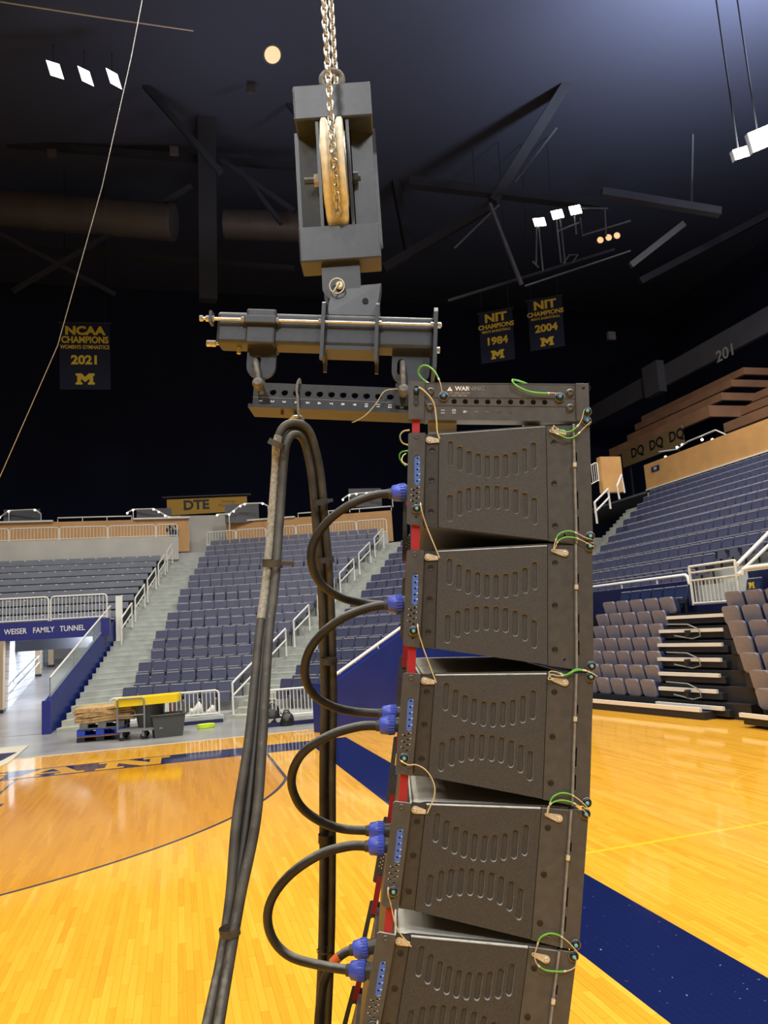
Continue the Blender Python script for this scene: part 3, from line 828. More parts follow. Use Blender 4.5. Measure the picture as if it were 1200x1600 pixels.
for k in range(6):
    bb = MB(); n = 9; L = 1.5 - .05 * (k % 3); pts = []
    rr = random.Random(k)
    poly = [(-L / 2 + rr.uniform(-.04, .04), -.5)] + [(-L / 2 + L * i / n, -.5 + rr.uniform(-.03, .03)) for i in range(1, n)] + [(L / 2, -.5), (L / 2 + rr.uniform(-.05, .05), .5), (-L / 2, .5)]
    sl = rr.uniform(-.015, .015)
    bb.prism(poly, lambda a, b_, t: (a, b_, t + a * sl + .012 * math.sin(a * 5 + k)), 0, .052)
    o = bb.build('raw_board', m_osb)
    o.location = (pl.x + .1 + rr.uniform(-.06, .06), pl.y + .5, pz + .48 + .06 * k + .012); o.rotation_euler = (0, 0, -.1 + rr.uniform(-.04, .04))
    tag(o, f'rough raw wooden board on the pallet stack, {ORD[k]} from the bottom', 'board', 'raw boards stacked on the pallets')
# cart with lidded bin
ct = at_z(207, 1156); e = empty('utility_cart', (ct.x, ct.y, pz), (0, 0, -.12), 'grey tubular utility cart with casters in front of the pallets', 'cart')
bb = MB(); bb.box(-.36, .75, -.02, .62, .22, .27); bb.build('tray', m_cart, e)
bb = MB(); bb.tube([(-.36, 0, .22), (-.36, 0, 1.0), (-.33, 0, 1.04), (.26, 0, 1.04), (.3, 0, 1.0), (.3, 0, .22)], .022, 8); bb.build('push_handle', m_cart, e)
bb = MB(); bb.tube([(-.36, 0, .62), (.3, 0, .62)], .018, 6); bb.build('cross_bar', m_cart, e)
for x in (-.28, .26, .68):
    for y in (.05, .55):
        bb = MB(); bb.cyl((x, y - .02, .08), (x, y + .02, .08), .08, 14); bb.build('caster_wheel', m_dark, e)
        bb = MB(); bb.box(x - .03, x + .03, y - .035, y + .035, .08, .22); bb.build('caster_fork', m_cart, e)
e = empty('lidded_bin', (ct.x + .42, ct.y + .42, pz + .27), (0, 0, -.12), 'dark grey bin with a wide yellow lid on the cart', 'bin')
bb = MB(); bb.lathe((0, 0, 0), (0, 0, 1), [(0, .30), (.55, .38), (.56, .40), (.58, .40)], 18); bb.build('tub', m_tub, e)
bb = MB(); bb.prism(rrect2(-.82, .78, -.42, .42, .12, 4), lambda a, b_, t: (a, b_, t + .58 + a * .02), 0, .20); bb.build('lid', m_yellow, e, bevel=.03)
tb = at_z(262, 1151); e = empty('storage_tub', (tb.x, tb.y + .25, pz), (0, 0, .15), 'open dark grey plastic storage tub on the floor right of the cart', 'tub')
bb = MB()
def tubwall(a, b_, sc): return [(-a * sc, -b_ * sc), (a * sc, -b_ * sc), (a * sc, b_ * sc), (-a * sc, b_ * sc)]
lo_, hi_ = tubwall(.42, .3, .82), tubwall(.42, .3, 1.0); li, hi2 = tubwall(.42, .3, .76), tubwall(.42, .3, .93)
vs = [(x, y, 0) for x, y in lo_] + [(x, y, .58) for x, y in hi_] + [(x, y, .58) for x, y in hi2] + [(x, y, .03) for x, y in li]
fs = [(3, 2, 1, 0), (12, 13, 14, 15)] + [(i, (i + 1) % 4, 4 + (i + 1) % 4, 4 + i) for i in range(4)] + [(4 + i, 4 + (i + 1) % 4, 8 + (i + 1) % 4, 8 + i) for i in range(4)] + [(8 + i, 8 + (i + 1) % 4, 12 + (i + 1) % 4, 12 + i) for i in range(4)]
bb.add(vs, fs); bb.build('tub_body', m_tub, e)
bb = MB(); bb.tube([(-.44, -.32, .56), (.44, -.32, .56), (.44, .32, .56), (-.44, .32, .56)], .025, 6, closed=True); bb.build('rim', m_tub, e)
ho = at_z(322, 1137); bb = MB(); pts = []
for i in range(90):
    a = i / 90 * 2 * PI * 5; r_ = .17 + .03 * math.sin(i * .7)
    pts.append((r_ * 1.25 * math.cos(a), r_ * .8 * math.sin(a), .02 + .018 * (i / 18)))
bb.tube(pts, .022, 6); o = tag(bb.build('hose_coil', m_lime), 'lime yellow hose coiled on the grey floor', 'hose'); o.location = (ho.x, ho.y, pz)
def bag(px, py, w, h, lab, name='duffel_bag'):
    p = at_z(px, py); e = empty(name, (p.x, p.y + .2, pz), label=lab, cat='bag')
    bb = MB(); rr = random.Random(px)
    prof = [(0, w * .42), (h * .15, w * .5), (h * .5, w * .46), (h * .8, w * .3), (h * .95, w * .12), (h, .02)]
    bb.lathe((0, 0, 0), (0, 0, 1), prof, 14)
    bb.v = [(x * (1 + .2 * math.sin(7 * z + 3 * x + px)), y * .8, z) for x, y, z in bb.v]
    bb.build('bag_body', m_bag, e)
    bb = MB(); bb.tube([(-w * .2, 0, h * .8), (-w * .1, 0, h * 1.1), (w * .1, 0, h * 1.1), (w * .2, 0, h * .8)], .02, 6); bb.build('strap', m_bag, e)
bag(428, 1135, .62, .62, 'tall black bag slumped on the floor behind the hanging cables')
bag(450, 1134, .50, .36, 'low black bag lying beside the taller black bag')
bb = MB(); bb.lathe((0, 0, 0), (0, 0, 1), [(0, .07), (.05, .09), (.32, .08), (.36, .04), (.42, .03)], 12)
tag(bb.build('bottle', m_maroon), 'maroon bottle standing behind the floor level fence', 'bottle').location = (-0.22, 24.0, .18)
for k, (px, s) in enumerate(((307, .17), (329, .12))):
    p = at_y(px, 1110, 24.2); bb = MB(); bb.ball((0, 0, s), s, 7); bb.v = [(x * 1.2, y, z * (1 + .3 * math.sin(x * 20))) for x, y, z in bb.v]
    tag(bb.build('white_bundle', m_cloth), ('larger' if k == 0 else 'smaller') + ' white cloth bundle behind the floor level fence', 'bundle').location = (p.x, 24.2, .17)

# ------------------------------------------------------------------ corner tunnel wall (royal blue) right of the cables
def wp(s, h, off=0.0): p = WALLF + WD * s + WN * off; return Vector((p.x, p.y, h))
b = MB(); b.hexa([wp(0, -.02, .1), wp(0, -.02, -.1), wp(9, -.02, -.1), wp(9, -.02, .1), wp(0, 1.20, .1), wp(0, 1.20, -.1), wp(9, 5.05, -.1), wp(9, 5.05, .1)])
tag(b.build('wall_corner_blue', m_blue_wall), kind='structure')
e = empty('wall_rail', wp(0, 1.2), label='white tubular rail on the sloping royal blue corner wall', cat='handrail')
b = MB(); b.tube([wp(.02, 1.22) - e.location, wp(.12, 1.36) - e.location, wp(9, 5.16) - e.location], .04, 8); b.build('rail', m_rail, e)
for s in (1.6, 3.2, 4.8, 6.4):
    b = MB(); b.tube([wp(s, 1.2 + s * .428) - e.location, wp(s, 1.32 + s * .428) - e.location], .02, 6); b.build('bracket', m_rail, e)
b = MB(); b.hexa([wp(-.02, -.01, .75), wp(-.02, -.01, .1), wp(.08, -.01, .1), wp(.08, -.01, .75), wp(-.02, 1.16, .75), wp(-.02, 1.16, .1), wp(.08, 1.16, .1), wp(.08, 1.16, .75)])
tag(b.build('wall_corner_return', m_blue_wall), kind='structure')
e = empty('wall_access_panel', wp(.55, 0, .12), label='blue access door with black latches in the royal blue corner wall', cat='door panel')
def wl(s, h, off): return wp(s, h, off) - e.location
b = MB(); b.hexa([wl(.35, .02, .14), wl(.35, .02, .1), wl(1.15, .02, .1), wl(1.15, .02, .14), wl(.35, 1.1, .14), wl(.35, 1.1, .1), wl(1.15, 1.1, .1), wl(1.15, 1.1, .14)]); b.build('panel', m_blue_wall, e)
for s in (.55, .7, .85):
    b = MB(); b.hexa([wl(s, .98, .17), wl(s, .98, .14), wl(s + .08, .98, .14), wl(s + .08, .98, .17), wl(s, 1.12, .17), wl(s, 1.12, .14), wl(s + .08, 1.12, .14), wl(s + .08, 1.12, .17)]); b.build('latch', m_dark, e)
b = MB(); b.tube([wl(.4, 1.12, .17), wl(1.15, 1.12, .17), wl(1.15, .1, .17)], .018, 6); b.build('edge_strip', m_dark, e)

# ------------------------------------------------------------------ concourse behind the rows
def concourse():
    # end stand: grey wall, fence, maple panels
    yT = 39.2
    b = MB(); b.box(-24, 0.15, yT, yT + .15, 6.4, 7.55)
    tag(b.build('wall_end_top', mat('pale_grey_wall', (0.50, 0.49, 0.45), .7, noise=.08, nscale=1)), kind='structure')
    xs = [0.1, -0.95, -3.2, -5.4, -7.6, -9.8]
    for i in range(5):
        bar_fence('concourse_fence', (xs[i + 1] + .06, yT + .08, 7.55), (xs[i], yT + .08, 7.55), .62, f'white barred fence on the grey wall above the benches, {ORD[i]} panel from the stairs', 'white concourse fences', n=max(6, int((xs[i] - xs[i + 1]) / .15)))
    b = MB(); b.box(-24, .7, yT + 1.9, yT + 2.1, 7.0, 8.72)
    tag(b.build('wall_end_maple', m_orange), kind='structure')
    for i, (xa, xb) in enumerate(((-24, -5.9), (-2.05, 0.75))):
        b = MB(); b.box(xa, xb, yT + 1.75, yT + 2.15, 8.72, 8.80); tag(b.build(f'trim_{10 + i}', m_rail), kind='structure')
    b = MB(); b.box(-24, 40, yT + .16, yT + 12, 6.3, 6.72); b.box(.1, 9, yT - .2, yT + .2, 5.0, 6.3); tag(b.build('floor_concourse', m_conc), kind='structure')
    b = MB(); b.box(-24, -.3, yT + 1.45, yT + 1.88, 7.62, 7.72); tag(b.build('trim_14', m_rail), kind='structure')
    # centre section
    A, B = rowA(18.9), rowB(18.9)
    b = MB(); a, c = A + N1 * .1, B + N1 * .1
    b.hexa([(a.x, a.y, 6.2), (c.x, c.y, 6.2), (c.x + N1.x * .15, c.y + N1.y * .15, 6.2), (a.x + N1.x * .15, a.y + N1.y * .15, 6.2), (a.x, a.y, 7.15), (c.x, c.y, 7.15), (c.x + N1.x * .15, c.y + N1.y * .15, 7.15), (a.x + N1.x * .15, a.y + N1.y * .15, 7.15)])
    tag(b.build('wall_centre_top', MATS['pale_grey_wall']), kind='structure')
    n = 6
    for i in range(n):
        p = a.lerp(c, i / n) + N1 * .08; q = a.lerp(c, (i + 1) / n) + N1 * .08 - D1 * .06
        bar_fence('concourse_fence', (p.x, p.y, 7.15), (q.x, q.y, 7.15), .72, f'white barred fence above the centre seats, {ORD[i]} panel from the left', 'white concourse fences', n=10)
    a2, c2 = A + N1 * 1.9 + D1 * .55, B + N1 * 1.9 + D1 * .15
    t = N1 * .2
    b = MB(); b.hexa([(a2.x, a2.y, 6.9), (c2.x, c2.y, 6.9), (c2.x + t.x, c2.y + t.y, 6.9), (a2.x + t.x, a2.y + t.y, 6.9), (a2.x, a2.y, 8.55), (c2.x, c2.y, 8.55), (c2.x + t.x, c2.y + t.y, 8.55), (a2.x + t.x, a2.y + t.y, 8.55)])
    tag(b.build('wall_centre_maple', m_orange), kind='structure')
    m2 = a2.lerp(c2, .42); t2 = N1 * .35
    b = MB(); b.hexa([(a2.x - t.x * .5, a2.y - t.y * .5, 8.55), (m2.x - t.x * .5, m2.y - t.y * .5, 8.55), (m2.x + t2.x, m2.y + t2.y, 8.55), (a2.x + t2.x, a2.y + t2.y, 8.55), (a2.x - t.x * .5, a2.y - t.y * .5, 8.63), (m2.x - t.x * .5, m2.y - t.y * .5, 8.63), (m2.x + t2.x, m2.y + t2.y, 8.63), (a2.x + t2.x, a2.y + t2.y, 8.63)])
    tag(b.build('trim_12', m_rail), kind='structure')
    # low rail along the wall tops
    for i, (pts, lab) in enumerate((([(a2.lerp(c2, .44), 8.55), (c2, 8.55)], 'thin white rail on top of the maple wall behind the centre seats'), ([(Vector((-5.7, yT + 2, 0)), 8.72), (Vector((-2.15, yT + 2, 0)), 8.72)], 'thin white rail on top of the maple wall above the benches'))):
        p, q = Vector((pts[0][0].x, pts[0][0].y, pts[0][1])), Vector((pts[1][0].x, pts[1][0].y, pts[1][1]))
        e = empty('wall_top_rail', p, label=lab, cat='railing'); v = q - p
        b = MB(); b.tube([(0, 0, 0), (0, 0, .22), v + Vector((0, 0, .22)), v], .035, 6); b.build('rail', m_rail, e)
        for s in (.33, .66):
            b = MB(); b.tube([v * s, v * s + Vector((0, 0, .22))], .025, 6); b.build('post', m_rail, e)
    # lit railings with small globes
    def lit_rail(pxs, d, lab):
        P = [at_d(x, y, d) for x, y in pxs]; e = empty('lit_railing', P[0], label=lab, cat='railing', group='railings with small lamp globes')
        b = MB(); b.tube([p - P[0] for p in P], .04, 6); b.build('rail', m_rail, e)
        b = MB(); a = P[0].lerp(P[-1], .5); b.box(-.9, .9, .1, .16, -1.1, -.1); o = b.build('backing_panel', m_fascia, e); o.location = a - P[0] + Vector((0, 0.3, .5))
        for p in (P[1], P[-1]):
            b = MB(); b.tube([p - P[0], p - P[0] - Vector((0, 0, .95))], .03, 6); b.build('post', m_rail, e)
        for p in P[:-1]:
            b = MB(); b.ball((0, 0, 0), .055, 5); o = b.build('lamp_globe', m_globe, e); o.location = p - P[0] + Vector((0, -.1, -.05))
    lit_rail([(199, 801), (208, 796), (240, 795), (248, 799), (258, 805), (264, 808), (282, 807)], 41, 'railing with globe lamps above the bench end near the opening')
    lit_rail([(0, 808), (14, 798), (55, 796), (64, 803)], 41, 'railing with globe lamps above the benches at the far left')
    lit_rail([(339, 804), (358, 803), (365, 798), (375, 790), (382, 787), (410, 786), (419, 791)], 41, 'railing with globe lamps above the maple wall left of the cables')
    lit_rail([(535, 780), (545, 773), (556, 771), (572, 770), (612, 765)], 41, 'railing with globe lamps above the maple wall beside the array')
    # opening: dark stair wall and advert board
    b = MB(); p = at_d(322, 825, 42); b.box(-1.4, 1.6, 0, .2, -2, .7); tag(b.build('wall_opening', MATS['pale_grey_wall']), kind='structure').location = p
    c = at_d(324, 790, 46); e = tag(MB().hexa([(-2.35, 0, -.5), (2.35, 0, -.42), (2.35, .1, -.42), (-2.35, .1, -.5), (-2.35, 0, .46), (2.35, 0, .50), (2.35, .1, .50), (-2.35, .1, .46)]).build('advert_board', m_gold), 'maize advertising board with bold black letters behind the opening', 'sign')
    e.location = c; e.rotation_euler = (0, 0, -.12)
    text_ob('board_lettering', 'DTE', .78, m_black, e, frame((-.65, -.012, .05), (1, 0.0, .01), (0, 0, 1)), bold=.03, sx=1.05)
    text_ob('board_small_print', 'Energy\nPowering', .24, m_brownb, e, frame((1.25, -.012, .1), (1, 0, .01), (0, 0, 1)), bold=.0, sx=1.3)
    b = MB(); b.box(-2.6, 2.6, -.2, .3, .56, .60); b.build('board_canopy', m_fascia, e)
    for x in (-2, 2): b = MB(); b.box(x - .06, x + .06, .1, .2, 6.72 - c.z, .4); b.build('board_post', m_dark, e)
concourse()
b = MB()
for k in range(9): b.ball((random.uniform(-.5, .5), random.uniform(-.1, .1), random.uniform(.45, .75)), .10, 4)
b.box(-.32, .32, -.12, .12, 0, .5)
b.v = [(x * .7, y * .7, z * .8) for x, y, z in b.v]
p = Vector((at_y(272, 842, 39.75).x, 39.75, 7.55))
tag(b.build('planter', [m_navyd]), 'navy planter with dark foliage behind the fence at the stair head', 'planter').location = p

# ------------------------------------------------------------------ backdrop and banners
b = MB(); b.box(-70, 70, 62, 62.5, 0, 34); tag(b.build('wall_back', m_back), kind='structure')
b = MB(); b.box(46, 46.5, -25, 62, 0, 34); tag(b.build('wall_right', m_back), kind='structure')
b = MB(); b.box(-50, -49.5, -25, 62, 0, 34); tag(b.build('wall_left', m_back), kind='structure')
b = MB(); b.box(-70, 70, -30, 63, 31, 31.3); tag(b.build('ceiling', m_deck), kind='structure')
MP = [[(0, 0), (.36, 0), (.36, .2), (.28, .2), (.28, .52), (.5, .22), (.72, .52), (.72, .2), (.64, .2), (.64, 0), (1, 0), (1, .2), (.92, .2), (.92, .8), (1, .8), (1, 1), (.70, 1), (.5, .70), (.30, 1), (0, 1), (0, .8), (.08, .8), (.08, .2), (0, .2)]]
def block_m(parent, c, w, h, mt, M=None):
    bb = MB(); bb.prism([((p[0] - .5) * w, (p[1] - .5) * h) for p in MP[0]], lambda a, b_, t: (a, t, b_), -.012, 0.0)
    o = bb.build('block_letter', mt, parent); o.location = c; return o
def banner(px, py, d, w, h, rzv, lines, lab, tilt=0.0):
    c = at_d(px, py, d); e = empty('banner', c, (0, tilt, rzv), lab, 'banner', 'hanging championship banners')
    b = MB(); n = 8
    for i in range(n):
        x0, x1 = -w / 2 + w * i / n, -w / 2 + w * (i + 1) / n
        b.box(x0, x1, .0, .03, -h / 2, h / 2)
    b.build('cloth', m_banner, e)
    for sx_ in (-.8, .8):
        b = MB(); b.tube([(sx_ * w / 2, .02, h / 2), (sx_ * w / 2, .02, 31.0 - c.z)], .02, 5); b.build('suspension_wire', m_dark, e)
    b = MB(); b.tube([(-w / 2 - .1, .02, h / 2), (w / 2 + .1, .02, h / 2)], .05, 6); b.build('hanging_rod', m_dark, e)
    for txt, z, s, bo, sx in lines:
        text_ob('banner_lettering', txt, s, m_maize, e, frame((0, -.02, z), (1, 0, 0), (0, 0, 1)), bold=bo, sx=sx)
    return e
e = banner(133, 556, 45, 2.8, 4.1, -.05, [('NCAA', 1.52, .70, .035, 1.12), ('CHAMPIONS', .96, .56, .02, .82), ("WOMEN'S GYMNASTICS", .52, .32, .008, .78), ('2021', -.28, .74, .03, 1.05)], 'navy banner with maize lettering for 2021 women\'s gymnastics, left of the hoist', tilt=.0)
block_m(e, (0, -.02, -1.42), 1.05, .68, m_maize)
for px, py, yr, lab in ((776, 525, '1984', 'navy banner with maize lettering for 1984, right of the hoist beam'), (853, 505, '2004', 'navy banner with maize lettering for 2004, nearest the lamp rig')):
    e = banner(px, py, 45, 2.0, 3.1, -.62, [('NIT', 1.12, .70, .03, 1.15), ('CHAMPIONS', .62, .38, .012, .98), ("MEN'S BASKETBALL", .32, .20, .004, .98), (yr, -.30, .62, .025, 1.05)], lab, tilt=.03)
    block_m(e, (0, -.02, -1.12), .78, .52, m_maize)

# ------------------------------------------------------------------ roof: beams, ducts, rigs
roof = empty('ceiling_truss', (0, 40, 20)); tag(roof, kind='structure')
def beam(p, q, w, mt=None, sec=0.5):
    p = Vector(p) - roof.location; q = Vector(q) - roof.location
    b = MB(); b.cyl(p, q, w * .7, 4, mi=0, smooth=False); return b.build('beam', mt or m_roof, roof)
BM = [((-20, 222), (480, 262), 44, .35, 0), ((-20, 95), (470, 150), 44, .3, 0), ((320, -20), (325, 470), 43, 1.0, 0), ((110, 0), (345, 270), 40, .3, 0), ((-20, 355), (180, 460), 42, .22, 0), ((20, 455), (300, 290), 42, .22, 0),
      ((345, 250), (460, 330), 42, .25, 0), ((350, 20), (470, 190), 42, .22, 0), ((375, 265), (440, 350), 42, .22, 0), ((-20, 385), (460, 420), 46, .3, 0),
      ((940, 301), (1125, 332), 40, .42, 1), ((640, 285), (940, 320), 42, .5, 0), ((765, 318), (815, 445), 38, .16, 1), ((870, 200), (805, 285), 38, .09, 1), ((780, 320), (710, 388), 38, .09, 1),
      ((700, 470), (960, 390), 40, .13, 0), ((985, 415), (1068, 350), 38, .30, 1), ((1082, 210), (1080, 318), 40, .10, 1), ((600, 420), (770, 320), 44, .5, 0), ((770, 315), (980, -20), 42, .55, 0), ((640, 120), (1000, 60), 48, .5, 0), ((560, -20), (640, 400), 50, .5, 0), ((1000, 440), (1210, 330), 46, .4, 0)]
for (x0, y0_), (x1, y1_), d, w, li in BM:
    beam(at_d(x0, y0_, d), at_d(x1, y1_, d), w, m_roofl if li else m_roof)
def duct(p0, p1, d, r, lab):
    a, c = at_d(*p0, d), at_d(*p1, d); e = empty('air_duct', a, label=lab, cat='duct', group='round ducts under the roof')
    v = c - a; b = MB(); b.cyl((0, 0, 0), v, r, 24); b.build('duct_run', m_duct, e)
    for s in (0.02, .34, .67, .98):
        b = MB(); b.cyl(v * s - v.normalized() * .06, v * s + v.normalized() * .06, r * 1.03, 24); b.build('duct_band', m_duct, e)
duct((-40, 322), (272, 348), 42, .98, 'wide dull round duct under the roof at the left edge')
duct((352, 350), (470, 354), 44, .85, 'dull round duct under the roof beside the hoist block')
# floodlights
def flood(px, py, d, w, h, lab, mt, ang=0.3, stem=1.0, light=0, tilt=0.5):
    c = at_d(px, py, d); e = empty('flood_light', c, (0, 0, 0), lab, 'lamp', 'arena floodlights')
    dirv = (Vector((0, 0, CAM_Z)) - c).normalized()
    M = frame((0, 0, 0), (math.cos(ang) * RIGHT + math.sin(ang) * -UP), UP)
    q = (RIGHT * math.cos(ang) - UP * math.sin(ang)); w2 = q * w / 2; h2 = (UP * math.cos(.25) + RIGHT * -.3).normalized() * h / 2; back = FWD * .25
    b = MB(); b.hexa([-w2 - h2, w2 - h2, w2 - h2 + back, -w2 - h2 + back, -w2 + h2, w2 + h2, w2 + h2 + back, -w2 + h2 + back]); b.build('housing', m_roofl, e)
    k = .94; f = -FWD * .012
    b = MB(); b.hexa([(-w2 - h2) * k + f, (w2 - h2) * k + f, (w2 - h2) * k, (-w2 - h2) * k, (-w2 + h2) * k + f, (w2 + h2) * k + f, (w2 + h2) * k, (-w2 + h2) * k]); b.build('lens', mt, e)
    b = MB(); b.tube([h2 + back * .5, h2 + back * .5 + Vector((0, 0, stem))], .04, 6); b.build('stem', m_roofl if abs(stem) < 4 else m_dark, e)
    if light:
        l = bpy.data.lights.new('flood_beam', 'POINT'); l.energy = light; l.shadow_soft_size = .3; l.color = (.85, .9, 1.0)
        lo_ = bpy.data.objects.new('flood_beam', l); COL.objects.link(lo_); lo_.parent = e; lo_.location = -FWD * .6
flood(86, 109, 36, .70, .80, 'square white floodlight, leftmost of the three hanging at top left', m_lampw)
flood(134, 119, 36, .66, .78, 'square white floodlight, middle of the three hanging at top left', m_lampw, .45)
flood(178, 123, 36, .66, .80, 'square white floodlight, rightmost of the three hanging at top left', m_lampw, .5)
flood(277, 19, 36, .75, .60, 'blazing warm floodlight at the top edge left of the chain', m_lamp, -.1)
flood(131, 47, 38, .32, .42, 'small bright lamp above the three square floodlights', m_lamp, 0)
flood(843, 347, 36, .55, .40, 'bright floodlight on the right rig, leftmost of three', m_lamphot, -.1, -2.6)
flood(871, 335, 36, .55, .42, 'bright floodlight on the right rig, middle of three', m_lamphot, -.2, -2.6)
flood(899, 328, 36, .55, .42, 'bright floodlight on the right rig, rightmost of three', m_lamphot, -.2, -1.4)
flood(1190, 216, 30, .95, .80, 'blinding floodlight at the right edge, the larger of two', m_lamphot, -.4, 31 - at_d(1190, 216, 30).z, light=900)
flood(1158, 239, 30, .60, .42, 'blinding floodlight just left of the largest one', m_lamphot, -.3, 31 - at_d(1158, 239, 30).z)
for i, (px, py) in enumerate(((938, 375), (951, 371), (964, 368))):
    c = at_d(px, py, 36); e = empty('work_lamp', c, label=f'small round amber work lamp on the right rig, {ORD[i]} from the left', cat='lamp', group='amber work lamps')
    b = MB(); b.lathe((0, 0, 0), -FWD, [(-.3, .1), (-.02, .17), (0, .17)], 14); b.build('housing', m_roofl, e)
    b = MB(); b.lathe((0, 0, 0), -FWD, [(0, .15), (.02, .13)], 14); b.build('lens', m_amber, e)
c = at_d(425, 84, 34); e = empty('downlight', c, label='round recessed downlight glowing near the top of the chain', cat='lamp')
b = MB(); b.lathe((0, 0, 0), (.1, -.6, -1), [(-.3, .30), (.0, .42), (.1, .44)], 18); b.build('can', m_roofl, e)
b = MB(); b.lathe(Vector((.01, -.06, -.10)), (.1, -.6, -1), [(0, .36), (.01, .36)], 18); b.build('lens', mat('dim_lens', (1, .72, .42), .5, emit=.7), e)
# rig pipes
e = empty('lighting_rig', at_d(840, 420, 36), label='pipe rig carrying the bright floodlights at upper right', cat='rig')
for pts in (((838, 350), (838, 415)), ((875, 340), (883, 412)), ((907, 340), (910, 368), (985, 345)), ((945, 325), (947, 370)), ((870, 362), (905, 348)), ((820, 447), (985, 392)), ((880, 412), (890, 398), (903, 398), (895, 410)), ((905, 325), (950, 326)), ((832, 408), (842, 418))):
    b = MB(); P = [at_d(x, y, 36) - e.location for x, y in pts]; b.tube(P, .045, 6); b.build('pipe', m_roofl, e)
for i, (px, py, d) in enumerate(((81, 240, 40), (272, 236, 40), (352, 108, 40), (392, 140, 40), (955, 525, 42))):
    c = at_d(px, py, d); b = MB(); b.box(-.22, .22, -.1, .1, -.22, .22); b.cyl((0, -.12, 0), (0, -.1, 0), .16, 10)
    o = tag(b.build('roof_speaker', [m_duct]), ['small tan horn fixture under the roof at far left', 'twin spotlight bracket left of the hoist', 'small fixture on the dark truss left of the chain', 'small fixture on the truss nearest the chain', 'square dull fixture beside the right banner'][i], 'fixture'); o.location = c
# wires
b = MB(); b.tube([at_d(224, -10, 9), at_d(205, 90, 9), at_d(160, 290, 9), at_d(90, 540, 9), at_d(-20, 790, 9)], .0055, 5)
tag(b.build('guy_wire', m_zinc), 'thin pale wire running diagonally down the left side', 'wire')
b = MB(); b.tube([at_d(-10, 1, 33), at_d(150, 26, 33), at_d(302, 48, 33)], .035, 5)
tag(b.build('roof_conduit', m_alu), 'thin pale conduit crossing the top left corner', 'pipe')

# ------------------------------------------------------------------ side stand: concourse, suites
XW = 23.2
yl = sY1(11) + .6
b = MB(); b.box(XW, XW + .2, 4, yl, 7.8, 8.65); tag(b.build('wall_side_grey', MATS['pale_grey_wall']), kind='structure')
b = MB(); b.box(XW - .02, XW, 4, yl, 8.45, 9.72); tag(b.build('wall_side_maple', m_orange), kind='structure')
b = MB(); b.box(XW - .08, XW + .02, 4, yl, 8.40, 8.46); tag(b.build('trim_13', m_rail), kind='structure')
e = tag(MB().box(-.03, 0, -.32, .32, -.13, .13).build('section_sign', m_navyd), 'small navy section number plate on the maple wall', 'sign'); e.location = (XW - .02, yl - .95, 9.35)
text_ob('sign_lettering', '101', .2, m_white, e, frame((-.032, 0, 0), (0, -1, 0), (0, 0, 1)), bold=.004)
b = MB(); b.box(XW, 45, -20, 45, 8.3, 8.4); tag(b.build('floor_side_concourse', m_fascia), kind='structure')
# corner wall piece and fence seen just right of the array
c = at_d(958, 740, 33); b = MB(); b.box(-.55, .45, 0, .3, -.8, .75); tag(b.build('wall_corner_maple', m_orange), kind='structure').location = c
bar_fence('concourse_fence', at_d(918, 762, 33), at_d(936, 752, 33), .85, 'short white barred fence showing just right of the array', 'white concourse fences', n=6)
def sr(pts, lab, r=.04):
    P = [at_d(*p) for p in pts]; e = empty('stair_handrail', P[0], label=lab, cat='handrail', group='white rails of the side stand')
    for seg in range(len(P) - 1):
        b = MB(); b.tube([P[seg] - P[0], P[seg + 1] - P[0]], r, 8); b.build('rail', m_rail, e)
    return e
sr([(933, 818, 27.5), (929, 785, 27.5), (950, 764, 29.5), (954, 795, 29.5)], 'white handrail on the far aisle steps right of the array')
sr([(930, 800, 27.5), (951, 778, 29.5)], 'lower white bar of the far aisle rail right of the array')
sr([(968, 780, 31), (964, 760, 31), (971, 742, 32), (976, 770, 32)], 'white handrail at the head of the far aisle')
# stairs of the far aisle
st = empty('floor_stair_side', (15, 27, 0)); tag(st, kind='structure')
for j in range(24):
    k = j / 2; x = SX0 + SRUN * k; z = SZ0 + SRISE * k
    b = MB(); b.box(x - 15, x + .5 - 15, sY1(k) - 27 + .05, sY1(k) - 27 + 1.5, z - .6, z); b.build('step', m_step, st)
# suites: stepped brown parapets
SU = [((1160, 594), (1000, 636), 31, .40), ((1140, 611), (990, 650), 30, .40), ((1125, 630), (978, 668), 29, .42), ((1105, 650), (950, 690), 28, .62)]
for i, (pr_, pl_, X, h) in enumerate(SU):
    a = at_x(*pr_, X); c = at_x(*pl_, X); b = MB(); b.box(0, .25, a.y, c.y, -h, 0); b.box(0, 2.6, a.y - .2, a.y, -h, 0)
    o = tag(b.build(f'wall_suite_{i + 1}', m_brown), kind='structure'); o.location = (X, 0, (a.z + c.z) / 2)
for i, (pr_, X, h) in enumerate((((1170, 618), 31, .42), ((1150, 640), 30, .42), ((1130, 662), 28.5, .5))):
    a = at_x(*pr_, X); b = MB(); b.box(0, .25, a.y - 9, a.y, -h, 0); o = tag(b.build(f'wall_suite_{i + 5}', m_brown), kind='structure'); o.location = (X, 0, a.z)
c = at_x(1010, 702, 27); e = tag(MB().box(0, .1, -3.4, 2.6, -.55, .55).build('advert_board', m_brownb), 'brown advertising board with black monograms below the suites', 'sign'); e.location = c
for yy in (-2.8, 2): b = MB(); b.box(.1, .2, yy, yy + .12, 8.4 - c.z, .4); b.build('board_post', m_dark, e)
for k in range(3): text_ob('board_lettering', 'DQ', .8, m_black, e, frame((-.012, .9 - k * 1.9, .08), (0, -1, 0), (0, 0, 1)), bold=.02, sx=1.1)
